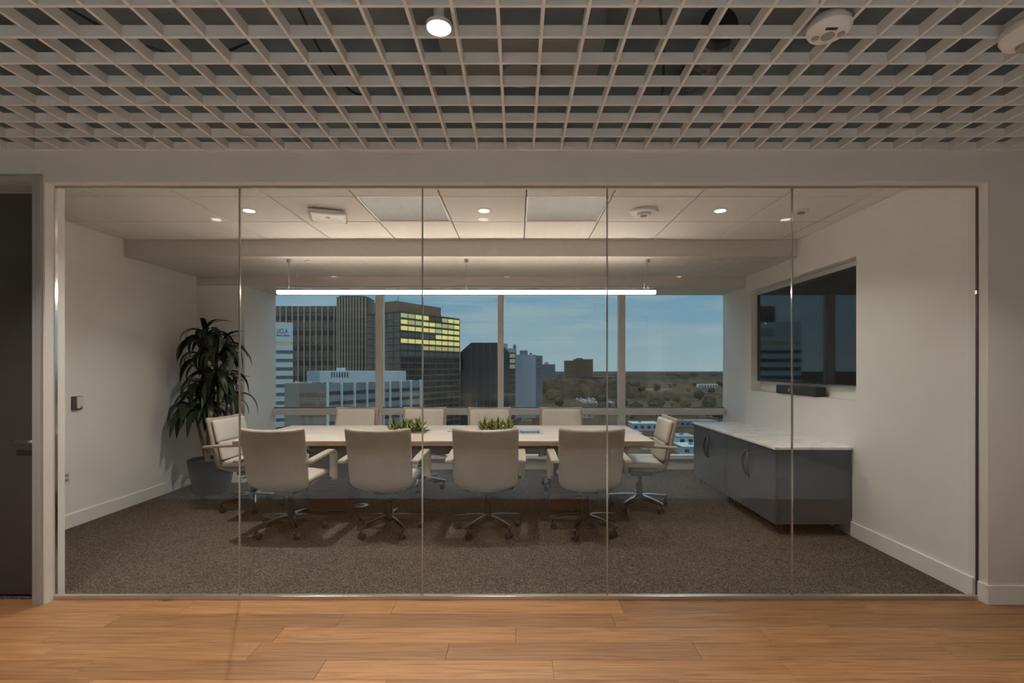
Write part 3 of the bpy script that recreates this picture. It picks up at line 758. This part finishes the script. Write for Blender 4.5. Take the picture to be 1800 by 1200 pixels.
LM = [leaf_mesh(.46, .072, 70, 150), leaf_mesh(.50, .078, 50, 150), leaf_mesh(.46, .072, 30, 120), leaf_mesh(.40, .07, 10, 95), leaf_mesh(.36, .062, 80, 90), leaf_mesh(.48, .080, 60, 175)]
rl = random.Random(3)
heads = [((-.08, 0), 1.86, 32), ((.10, -.05), 1.38, 28), ((-.12, .04), 1.62, 20), ((-.19, -.06), 1.02, 26), ((.12, -.02), 1.72, 24), ((.16, .05), 1.18, 14), ((-.02, -.10), 1.30, 22), ((.0, -.10), 1.02, 18)]
for i, ((hx_, hy_), hz, cnt) in enumerate(heads):
    if i in (0, 1, 3, 5):
        x0, y0 = [(-.05, .02), (.06, 0), (), (-.02, -.06), (), (.08, .06), (), ()][i]
        bm = tube(B(), smooth_path([(x0, y0, .36), ((x0+hx_)/2+.01, (y0+hy_)/2, .36+(hz-.36)*.5), (hx_, hy_, hz)], 10), [.021-.0008*k for k in range(11)], 10)
        obj('cane', bm, M['cane'], pt, 60)
    for k in range(cnt):
        lf = link('leaf', LM[rl.choice((0, 1, 2, 3, 5, 1, 5)) if k > 3 else 4], pt)
        az = 2.399963*k + rl.uniform(-.3, .3)
        s = rl.uniform(.78, 1.08)
        # leaves near the side wall stay off it
        if math.cos(az) < -.5 and hx_ < -.05: s *= .80
        lf.location = (hx_+.012*math.cos(az), hy_+.012*math.sin(az), hz - .16*(k/cnt) + rl.uniform(-.02, .02))
        lf.rotation_euler = (rl.uniform(-.25, .25), rl.uniform(-.12, .12), az); lf.scale = (s, s, s)

# ------------------------------------------------------------------ the city outside
GZ = -45.0
gm = mat('ground_scrub_warmed', (.085, .055, .026), 1.0, noise_s=.03, noise_a=.5, spec=.1)  # warm tint adds the orange window reflection to the scrub colour
bm = B(); bmesh.ops.create_grid(bm, x_segments=2, y_segments=2, size=1)
for v in bm.verts: v.co = Vector((v.co.x*5000, 3030+v.co.y*2990, GZ))
tag(obj('ground', bm, gm), 'brown and olive city ground far below the window', 'ground', kind='structure')
M['bwin'] = mat('far_dark_window', (.035, .04, .05), .25)
M['bgrey'] = mat('far_grey_window', (.12, .12, .13), .3)
M['white_panel'] = mat('far_white_panel', (.50, .60, .64), .7)
M['pale'] = mat('far_pale_concrete', (.34, .38, .46), .8, noise_s=.05, noise_a=.05)
M['brown'] = mat('far_brown_concrete_warmed', (.20, .125, .08), .85, noise_s=.05, noise_a=.1)  # brown deepened to carry the room's orange reflection in the glass
M['brownlt'] = mat('far_tan_fin', (.42, .35, .29), .8)
M['bronze'] = mat('far_bronze_spandrel', (.085, .066, .045), .5)
M['darkglass'] = mat('far_black_glass', (.018, .018, .022), .2)
M['greyc'] = mat('far_grey_concrete', (.21, .23, .25), .85, noise_s=.05, noise_a=.08)
M['slateblue'] = mat('far_slate_concrete', (.16, .18, .23), .85)
M['sign_blue'] = mat('sign_blue', (.01, .035, .22), .5)
M['sign_dark'] = mat('sign_dark', (.01, .015, .03), .5)
M['litwin'] = emit('sunset_reflection_glow', (.75, .66, .22), 1.0)  # emission stands in for sunset sky reflected in the tower panes
M['litwin2'] = emit('sunset_reflection_glow_dim', (.66, .60, .25), .62)
M['litwin3'] = emit('sunset_reflection_glow_green', (.45, .60, .30), .75)
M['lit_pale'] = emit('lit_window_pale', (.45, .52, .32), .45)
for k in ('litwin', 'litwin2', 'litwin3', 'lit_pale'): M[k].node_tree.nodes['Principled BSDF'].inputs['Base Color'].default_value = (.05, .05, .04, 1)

def bld(name, label, x, y, rz=0): return thing(name, label, 'building', (x, y, GZ), rz)
def part(name, p, m, *dims): return obj(name, bx(*dims), m, p)
FOOT = []
zz = lambda py, Y: H-(py-CY)*Y/F - GZ          # height above the ground seen at image row py at distance Y
xx = lambda px, Y: (px-CX)*Y/F

# pale banded hospital slab on the far left, with its sign
Y = 220.0; x1 = xx(515, Y); ang = math.atan2(-x1, Y)
b = bld('office_building', 'pale white-banded block with lettering near its roof, leftmost in the window', x1, Y, ang)
wd = 18.0; top = zz(567, Y)
part('wall', b, M['white_panel'], -wd, 0, .5, 14, 0, top)
part('parapet', b, M['white_panel'], -wd, 0, 0, .5, zz(601, Y), top)
py = 601.0; k = 0
while py < 830:
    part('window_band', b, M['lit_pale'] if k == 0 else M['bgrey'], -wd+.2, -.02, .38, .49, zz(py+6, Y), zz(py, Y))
    part('spandrel', b, M['white_panel'], -wd, 0, 0, .5, zz(py+14.8, Y), zz(py+6, Y))
    bm = B()
    for q in range(24): box(bm, -wd*q/24-.12, -wd*q/24, .28, .5, zz(py+6, Y), zz(py, Y))
    part_o = obj('band_mullions', bm, M['greyc'], b); part_o['kind'] = 'stuff'
    py += 14.8; k += 1
cxs = -4.35
text('lettering', 'UCLA', 2.9, M['sign_blue'], b, (cxs, -.06, zz(582.5, Y)), (PI/2, 0, 0), .05, .62)
text('lettering', 'MEDICAL CENTER', 1.1, M['sign_dark'], b, (cxs+.2, -.06, zz(590, Y)), (PI/2, 0, 0), .05, .60)

# broad brown block with pale ribs and a taller round-cornered tower
Y = 376.0
b = bld('office_building', 'broad dark brown block with pale vertical ribs behind the lettered building', xx(470, Y), Y)
x0 = xx(470, Y); w1 = xx(594, Y)-x0; top = zz(537.5, Y)
part('wall', b, M['brown'], 0, w1, .4, 40, 0, top)
py = 537.5; r = 0
while py < 700:
    part('window_band', b, M['bwin'] if r % 2 else M['bgrey'], 0, w1, .05, .42, zz(py+11.5, Y), zz(py+4.0, Y))
    py += 13.2; r += 1
for q in range(13):
    px = 472+10.5*q; X = xx(px, Y)-x0
    if X < w1: part('rib', b, M['brownlt'], X-.45, X+.45, -.6, .4, 0, top)
Y = 350.0
b = bld('tower', 'taller brown tower with pale ribs and rounded corner rising beside the broad block', xx(616, Y), Y+12)
rad = (xx(644, Y)-xx(588, Y))/2; top = zz(519, Y)
bm = B(); pr = []
def rr(n=40, e=5):
    return [(math.copysign(abs(math.cos(2*PI*i/n))**(2/e), math.cos(2*PI*i/n)), math.copysign(abs(math.sin(2*PI*i/n))**(2/e), math.sin(2*PI*i/n))) for i in range(n)]
def prism(bm, sc, z0, z1, sc1=None):
    a = [bm.verts.new((x*sc, y*sc, z0)) for x, y in rr()]; c = [bm.verts.new((x*(sc1 or sc), y*(sc1 or sc), z1)) for x, y in rr()]
    n = len(a)
    for i in range(n): bm.faces.new((a[i], a[(i+1) % n], c[(i+1) % n], c[i]))
    bm.faces.new(a); bm.faces.new(c)
prism(bm, rad, 0, zz(539, Y)); prism(bm, rad*1.0, zz(539, Y), top-1, rad*1.03); prism(bm, rad*.9, top-1, top)
obj('wall', bm, M['bronze'], b, 40)
py = 541.0
while py < 720:
    bm = B(); prism(bm, rad*1.012, zz(py+4, Y), zz(py, Y)); obj('floor_band', bm, M['brown'], b, 40); py += 13.2
pts = rr(120)
for q in range(-6, 7):
    X = q*rad/5.6
    if abs(X) > rad: continue
    i = min(range(60, 121), key=lambda i: abs(pts[i % 120][0]*rad-X)); yv = pts[i % 120][1]*rad
    part('rib', b, M['brownlt'], X-.42, X+.42, yv-.6, yv+.1, 0, top-1)

# tower seen on its corner; sunset reflections on top floors painted as glowing panes
Y0 = 300.0; C0 = Vector((xx(704, Y0), Y0)); C1 = Vector((xx(808, 348.8), 348.8))
ang = math.atan2((C1-C0).y, (C1-C0).x); LR = (C1-C0).length; LL = 31.0
b = bld('tower', 'dark bronze office tower with yellow sunset reflections painted on upper floors seen on its corner', C0.x, C0.y, ang)
top = zz(546, Y0)
part('wall', b, M['bronze'], .35, LR, .35, LL, 0, top)
part('cornice', b, M['bronze'], -.05, LR+.05, -.05, LL, top-1.0, top)
part('penthouse', b, M['brown'], LR*.02, LR*.74, 4.5, LL*.8, top, top+6.6)
o = part('antenna', b, M['greyc'], LR*.05, LR*.05+.3, 5, 5.3, top+6.6, top+9.5)
fh = 3.95
for r in range(25):
    z1 = top-1.0-fh*r; z0 = z1-fh+1.1
    if z0 < 0: break
    for s in range(10 if r < 7 else 0):
        xa = LR*(s/9.0)+.25; xb = LR*((s+1)/9.0)-.25
        if s > 8: continue
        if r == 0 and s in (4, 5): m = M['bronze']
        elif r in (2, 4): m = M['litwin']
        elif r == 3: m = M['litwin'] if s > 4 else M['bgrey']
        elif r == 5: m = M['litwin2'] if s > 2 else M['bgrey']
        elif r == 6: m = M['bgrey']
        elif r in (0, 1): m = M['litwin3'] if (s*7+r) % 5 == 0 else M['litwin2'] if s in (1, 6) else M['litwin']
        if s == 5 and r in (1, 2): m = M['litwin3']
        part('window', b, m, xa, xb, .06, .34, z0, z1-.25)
    if r < 7:
        part('spandrel', b, M['bronze'], 0, LR, 0, .35, z0-1.1, z0)
    else:
        part('window_band', b, M['darkglass'], 0, LR, .12, .34, z0, z1-.25)
        part('spandrel', b, M['bronze'], 0, LR, 0, .35, z0-1.1, z0)
    for s in range(5 if r < 14 else 0):
        ya = LL*s/5.0+.3; yb = LL*(s+1)/5.0-.3
        part('window', b, M['bgrey'], .06, .34, ya, yb, z0, z1-.25)
    part('spandrel', b, M['brown'], 0, .35, .35, LL, z0-1.1, z0)
for s in range(10):
    part('mullion', b, M['bronze'], LR*s/9-.25, LR*s/9+.25, -.08, .35, 0, top-1)

# black faceted tower
Y = 360.0
b = bld('tower', 'black glass tower with chamfered top behind the middle window post', xx(809, Y), Y)
a0 = xx(809, Y); P = lambda px: xx(px, Y)-a0
zl, zt = zz(619, Y), zz(602, Y)
prof = [(P(809), 0), (P(809), zl), (P(828), zt), (P(879), zt), (P(895), zl), (P(895), 0)]
bm = B(); f0 = [bm.verts.new((x, 0, z)) for x, z in prof]; f1 = [bm.verts.new((x, 26, z)) for x, z in prof]
bm.faces.new(f0); bm.faces.new(f1)
for i in range(len(prof)): bm.faces.new((f0[i], f0[(i+1) % 6], f1[(i+1) % 6], f1[i]))
obj('wall', bm, M['darkglass'], b)
for px in (828, 838, 850, 862, 879):
    part('rib', b, M['bronze'], P(px)-.2, P(px)+.2, -.3, .02, 0, zt-.4)
part('side_wing', b, M['bronze'], P(895), P(906), 4, 24, 0, zl)
for r in range(8):
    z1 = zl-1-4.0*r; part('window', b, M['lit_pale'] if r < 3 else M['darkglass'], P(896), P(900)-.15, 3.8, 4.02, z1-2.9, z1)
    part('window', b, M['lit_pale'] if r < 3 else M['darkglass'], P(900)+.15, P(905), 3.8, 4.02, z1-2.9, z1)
Y = 430.0
b = bld('office_building', 'pale blue stepped block peeking from behind the black tower', xx(880, Y), Y); x0 = xx(880, Y)
part('wall', b, M['pale'], 0, xx(908, Y)-x0, 0, 16, 0, zz(612, Y)); part('upper_step', b, M['pale'], 0, xx(892, Y)-x0, 1, 14, zz(612, Y), zz(603.5, Y))
o = obj('roof_tank', lathe(B(), [(1.2, 0), (1.4, 1.5), (.9, 3.2), (.1, 3.8)], 12, (xx(904.5, Y)-x0, 3, zz(612, Y))), M['bgrey'], b, 40)

def slab(name, label, Y, px0, px1, pyt, m, depth=25, side=None, bands=0, rz=0, win=None, vert=0):
    b = bld(name, label, xx(px0, Y), Y); wd = xx(px1, Y)-xx(px0, Y); top = zz(pyt, Y); FOOT.append((xx(px0, Y), xx(px1, Y)+8, Y, Y+depth))
    part('wall', b, m, 0, wd, .3, depth, 0, top-.6); part('parapet', b, m, -.2, wd+.2, .1, depth+.2, top-.8, top)
    n = bands
    for r in range(n):
        z = top-3-r*4.0
        if z < 3: break
        part('window_band', b, win or M['bgrey'], wd*.06, wd*.94, .18, .32, z-1.8, z)
    for q in range(vert):
        X = wd*(q+.5)/vert; part('rib', b, m, X-.35, X+.35, -.1, .32, 0, top-.8)
    return b, wd, top
b, wd, top = slab('tower', 'pale lavender plain tower right of the middle window post', 450.0, 906.5, 942, 623, M['pale'], 24, vert=2)
part('side_wall', b, M['slateblue'], wd+.2, wd+6.2, 1.5, 22, 0, top-1); part('penthouse', b, M['slateblue'], wd*.2, wd*.6, 4, 14, top, top+4)
o = obj('roof_dish', lathe(B(), [(.1, 0), (1.0, .8), (1.3, 1.6), (1.2, 1.7)], 12, (wd*.75, 4, top)), M['bgrey'], b, 40)
for q in range(6): part('window', b, M['bgrey'], wd+1.5, wd+4.5, 1.35, 1.52, top-6-q*4.2, top-4-q*4.2)
b, wd, top = slab('tower', 'small blue-grey tower between the lavender tower and the brown pair', 790.0, 953, 976, 640, M['slateblue'], 20, bands=8)
part('penthouse', b, M['pale'], wd*.2, wd*.5, 3, 12, top, top+3.5)
slab('office_building', 'low pale block beside the small blue-grey tower', 830.0, 970, 991, 656, M['slateblue'], 20, bands=3)
slab('tower', 'shorter left slab of the brown tower pair near the horizon', 860.0, 993.5, 1011, 633.5, M['brown'], 22, bands=9, win=M['bronze'])
b, wd, top = slab('tower', 'taller right slab of the brown tower pair near the horizon', 890.0, 1010, 1042.5, 631, M['brown'], 24, bands=10, win=M['bronze'], vert=4)
part('penthouse', b, M['brown'], wd*.12, wd*.45, 4, 14, top, top+2)
slab('office_building', 'long low dark slab in front of the brown tower pair', 810.0, 1016, 1082, 662.5, M['bwin'], 20, bands=1, win=M['bwin'])
slab('office_building', 'small flat-roofed block on the wooded skyline at the right', 2060.0, 1243, 1259, 653, M['brown'], 30, bands=2)
b, wd, top = slab('house', 'white low building with dark windows among trees at the right', 1150.0, 1228, 1262, 675, M['white_panel'], 14)
for q in range(7): part('window', b, M['bwin'], wd*(q+.25)/7, wd*(q+.7)/7, .15, .32, top-7, top-2.5)

# low finned building in the foreground, with a white block behind it
Y = 150.0; p0 = Vector((xx(576, Y), Y)); p1 = Vector((xx(739, 183.0), 183.0)); ang = math.atan2((p1-p0).y, (p1-p0).x); LL = (p1-p0).length
b = bld('office_building', 'low grey building with white vertical fins behind the left chairs', p0.x, p0.y, ang)
top = zz(673.5, Y)
part('wall', b, M['greyc'], 0, LL, .4, 20, 0, top)
for r in range(8):
    z = top-3.1*(r+1)-.6
    part('window_band', b, M['bwin'], 0, LL, .25, .42, z-.0, z+1.1)
for q in range(9):
    X = LL*q/8; part('fin', b, M['white_panel'], X-.20, X+.20, -.5, .4, 0, top+.35)
wd = p0.x-xx(496, 149.0); tau = mat('far_taupe_concrete', (.22, .205, .18), .85)
def wing(name, m, x0, x1, y0, y1, z0, z1):       # the blank end wing stands square to the street
    o = part(name, b, m, x0-wd, x1-wd, y0, y1, z0, z1); o.rotation_euler = (0, 0, -ang); o.location = (0, 0, 0); return o
wing('wing', tau, 0, wd, .4, 9, 0, top)
for r in range(7): wing('window_band', M['brown'], wd*.35, wd, .25, .42, top-3.2*(r+1)-.9, top-3.2*(r+1)+.3)
for q in range(3): wing('vent', M['white_panel'], wd*(.15+.3*q), wd*(.15+.3*q)+.8, 3, 3.8, top, top+.5)
Y = 200.0
b = bld('office_building', 'pale blue-white roof block with a row of slots behind the finned building', xx(539, Y), Y); x0 = xx(539, Y)
wd = xx(698, Y)-x0; top = zz(652, Y)
part('wall', b, M['white_panel'], 0, wd, .3, 16, 0, top)
part('wall_panel', b, M['pale'], 0, wd*.14, .15, .31, 0, top); part('wall_panel', b, M['white_panel'], wd*.30, wd, .18, .31, 0, top)
for q in range(7): X = xx(582+4.6*q, Y)-x0; part('slot', b, M['bwin'], X, X+.45, .05, .32, zz(663, Y), zz(654, Y))
part('roof_vent', b, M['white_panel'], xx(588, Y)-x0, xx(600, Y)-x0, 2, 5, top, top+1.4)

# low roofs, street and parked cars to the right
def lowb(px0, px1, pyt, pyb, m, roof, label, dep=14):
    Y = (H-GZ)*F/(pyb-CY); x0 = xx(px0, Y); wd = xx(px1, Y)-x0; h = zz(pyt, Y)
    b = bld('house', label, x0, Y); FOOT.append((x0, x0+wd, Y, Y+dep))
    part('wall', b, m, 0, wd, .2, dep, 0, h); part('roof', b, roof, -.4, wd+.4, -.2, dep+.4, h, h+.5)
    n = max(2, int(wd/4))
    for q in range(n): part('window', b, M['bwin'], wd*(q+.25)/n, wd*(q+.75)/n, .05, .22, h*.35, h*.75)
    part('roof_unit', b, M['greyc'], wd*.3, wd*.3+2, dep*.4, dep*.4+2, h+.5, h+1.6)
lowb(1112, 1158, 745, 757, M['pale'], M['white_panel'], 'pale flat-roofed house seen below the right transom, behind the end chair')
lowb(1098, 1128, 762, 775, M['slateblue'], M['pale'], 'blue-grey flat-roofed house just right of the table corner')
lowb(1130, 1160, 776, 790, M['pale'], M['white_panel'], 'white flat-roofed house low behind the end chair seat')
lowb(1192, 1222, 768, 782, M['white_panel'], M['pale'], 'white house between the end chair and the cabinets')
lowb(1200, 1262, 786, 800, M['pale'], M['white_panel'], 'wide pale house lowest beside the cabinets')
lowb(1176, 1262, 741, 750, M['greyc'], M['slateblue'], 'long grey-roofed house right of the end chair')
lowb(1150, 1180, 728, 733, M['greyc'], M['pale'], 'small grey house above the end chair')
lowb(1008, 1040, 726, 735, M['greyc'], M['slateblue'], 'grey-roofed house behind the rightmost window chair')
lowb(960, 992, 728, 738, M['slateblue'], M['greyc'], 'blue-grey roofed house left of the rightmost window chair')
rd = mat('far_asphalt', (.16, .155, .15), .9)
bm = B()
def strip(bm, pts, wd):
    prev = None
    for i, (x, y) in enumerate(pts):
        t = (Vector(pts[min(i+1, len(pts)-1)])-Vector(pts[max(i-1, 0)])).normalized(); n = Vector((-t.y, t.x))*wd/2
        q = [bm.verts.new((x+n.x, y+n.y, GZ+.15)), bm.verts.new((x-n.x, y-n.y, GZ+.15))]
        if prev: bm.faces.new((prev[0], prev[1], q[1], q[0]))
        prev = q
strip(bm, [(-60, 1000), (40, 985), (120, 1000), (200, 1010), (330, 1060)], 46)
tag(obj('road', bm, rd, recalc=False), 'pale grey road crossing the scrub below the horizon', 'road', kind='structure')
bm = B(); strip(bm, [(85, 690), (130, 690)], 110)
tag(obj('parking_lot', bm, rd, recalc=False), 'grey parking lot with cars right of the chairs', 'parking lot', kind='structure')
cm = [mat('car_paint_white', (.75, .75, .75), .3), mat('car_paint_silver', (.4, .42, .45), .3, .5), mat('car_paint_red', (.4, .05, .05), .3), mat('car_paint_dark', (.05, .05, .06), .3)]
def car_mesh():
    bm = B(); box(bm, -2.2, 2.2, -.9, .9, .25, .85, .15, 1)
    vs = [bm.verts.new(v) for v in ((-1.5, -.8, .85), (1.1, -.8, .85), (1.1, .8, .85), (-1.5, .8, .85), (-.9, -.65, 1.45), (.4, -.65, 1.45), (.4, .65, 1.45), (-.9, .65, 1.45))]
    for q in ((0,1,5,4), (1,2,6,5), (2,3,7,6), (3,0,4,7), (4,5,6,7)): bm.faces.new([vs[i] for i in q])
    for x in (-1.35, 1.35):
        for y in (-.85, .85): lathe(bm, [(.33, -.1), (.33, .1)], 10, (x, y, .33), 'y')
    bmesh.ops.recalc_face_normals(bm, faces=bm.faces); me = bpy.data.meshes.new('car'); bm.to_mesh(me); bm.free(); return me
ms = []
for m in cm:
    me = car_mesh(); me.materials.append(m); ms.append(me)
cn = ['white', 'silver', 'red', 'dark']
rc = random.Random(5)
ORD = ['first', 'second', 'third', 'fourth', 'fifth', 'sixth', 'seventh', 'eighth', 'ninth', 'tenth', 'eleventh', 'twelfth', 'thirteenth', 'fourteenth', 'fifteenth', 'sixteenth', 'seventeenth', 'eighteenth', 'nineteenth', 'twentieth']
for q in range(28):
    k = rc.choice((0, 0, 0, 1, 1, 2, 3)); o = link('car', ms[k])
    o.location = (88+(q % 7)*6+rc.uniform(-.4, .4), 650+(q//7)*24+rc.uniform(-2, 2), GZ+.16); o.rotation_euler = (0, 0, PI/2+rc.uniform(-.1, .1))
    tag(o, 'tiny %s car, %s from the left in the %s row of the far lot' % (cn[k], ORD[q % 7], ['nearest', 'second', 'third', 'farthest'][q//7]), 'car', 'cars in the far parking lot')

# hills and trees
hm = mat('hill_trees', (.055, .055, .042), 1.0, noise_s=.02, noise_a=.5, spec=.1)
bm = B(); n = 420; ra = []; rb = []; rt = []
for i in range(n+1):
    x = -300+1900*i/n; t = noise.noise(Vector((x*.004, 0, 0)))*7 + abs(noise.noise(Vector((x*.06, 3, 0))))*10 + random.uniform(0, 9)
    ra.append(bm.verts.new((x, 1900, GZ))); rt.append(bm.verts.new((x, 2100, GZ+11+t))); rb.append(bm.verts.new((x, 2400, GZ)))
for i in range(n):
    bm.faces.new((ra[i], ra[i+1], rt[i+1], rt[i])); bm.faces.new((rt[i], rt[i+1], rb[i+1], rb[i]))
tag(obj('hill', bm, hm), 'dark wooded ridge along the horizon', 'hill', kind='structure')
bm = B(); NX, NY = 260, 14; g = []
for i in range(NX+1):
    px = 925+370*i/NX; row = []
    t = min(1, max(0, (px-1085)/50)); t = t*t*(3-2*t)
    fade = min(1, (px-925)/25)
    hgt = (29.5*(1-t)+6*t)*fade
    for j in range(NY+1):
        v = j/NY; y = 731+58*v; x = (px-CX)*y/F
        b_ = math.sin(PI*v)**.6 if v < 1 else 0
        n_ = noise.noise(Vector((x*.11, y*.11, 1.0)))*2.6 + noise.noise(Vector((x*.3, y*.3, 4.0)))*1.6
        row.append(bm.verts.new((x, y, GZ-.3+b_*(hgt+n_*fade))))
    g.append(row)
for i in range(NX):
    for j in range(NY): bm.faces.new((g[i][j], g[i+1][j], g[i+1][j+1], g[i][j+1]))
tag(obj('hill', bm, mat('wooded_rise', (.075, .055, .032), 1.0, noise_s=.09, noise_a=.7, spec=.1)), 'brown scrubby rise in front of the far towers', 'hill', kind='structure')
tm = [mat('far_tree_dark', (.050, .046, .026), 1, noise_s=.4, noise_a=.4, spec=.1), mat('far_tree_olive', (.080, .064, .030), 1, noise_s=.4, noise_a=.4, spec=.1), mat('far_tree_rust', (.115, .074, .032), 1, noise_s=.4, noise_a=.4, spec=.1)]
def crown(seed):
    bm = B(); bmesh.ops.create_icosphere(bm, subdivisions=3, radius=1)
    for v in bm.verts:
        d = 1+.32*noise.noise(v.co*1.7+Vector((seed*9, 0, 0)))+.18*noise.noise(v.co*4.5+Vector((0, seed*5, 0)))
        v.co = Vector((v.co.x*d, v.co.y*d, v.co.z*d*.85+1.25))
    me = bpy.data.meshes.new('crown'); bm.to_mesh(me); bm.free(); return me
crowns = []
for i in range(3):
    me = crown(i); me.materials.append(tm[i]); crowns.append(me)
bm = lathe(B(), [(.09, 0), (.07, .6)], 7); trunk = bpy.data.meshes.new('trunk'); bm.to_mesh(trunk); bm.free(); trunk.materials.append(M['cane'])
rt_ = random.Random(11); kinds = ['dark tree', 'olive tree', 'rust-toned tree']
spots = []
for q in range(900):
    if len(spots) >= 52: break
    y = rt_.uniform(300, 1250) if q % 4 else rt_.uniform(285, 420)
    px = rt_.uniform(955, 1275) if q % 4 else rt_.uniform(1095, 1268)
    x = xx(px, y); sz = rt_.uniform(4.0, 7.5)
    if 66 < x < 150 and 610 < y < 770: continue
    if 930 < y < 1090 or 715 < y < 830: continue
    if any((x-a)**2+(y-c)**2 < (1.5*(sz+d))**2 for a, c, d, _ in spots): continue
    if any(a-1.5*sz < x < c+1.5*sz and d-1.5*sz < y < e_+1.5*sz for a, c, d, e_ in FOOT): continue
    # keep the small houses in view: nothing tall right in front of one
    if any(d-120 < y < d and a/d-.02 < x/y < c/d+.02 for a, c, d, e_ in FOOT if d < 700): continue
    spots.append((x, y, sz, rt_.randrange(3)))
cls = {}
for sp_ in spots:
    x, y, sz, k = sp_
    px = CX+F*x/y; bay = 'third bay' if px < 1092 else 'rightmost bay'
    row = 'above' if CY+F*(H-GZ)/y < 724 else 'below'
    cls.setdefault((k, bay, row), []).append((px, sp_))
for (k, bay, row), L in cls.items():
    for n, (px, (x, y, s, _)) in enumerate(sorted(L)):
        t = thing('tree', '%s, %s from the left of its colour %s the transom in the %s' % (kinds[k], ORD[n], row, bay), 'tree', (x, y, GZ), rt_.uniform(0, 6), 'trees on the city ground')
        c = link('crown', crowns[k], t); c.scale = (s, s, s*rt_.uniform(.9, 1.25))
        c = link('trunk', trunk, t); c.scale = (s, s, s)
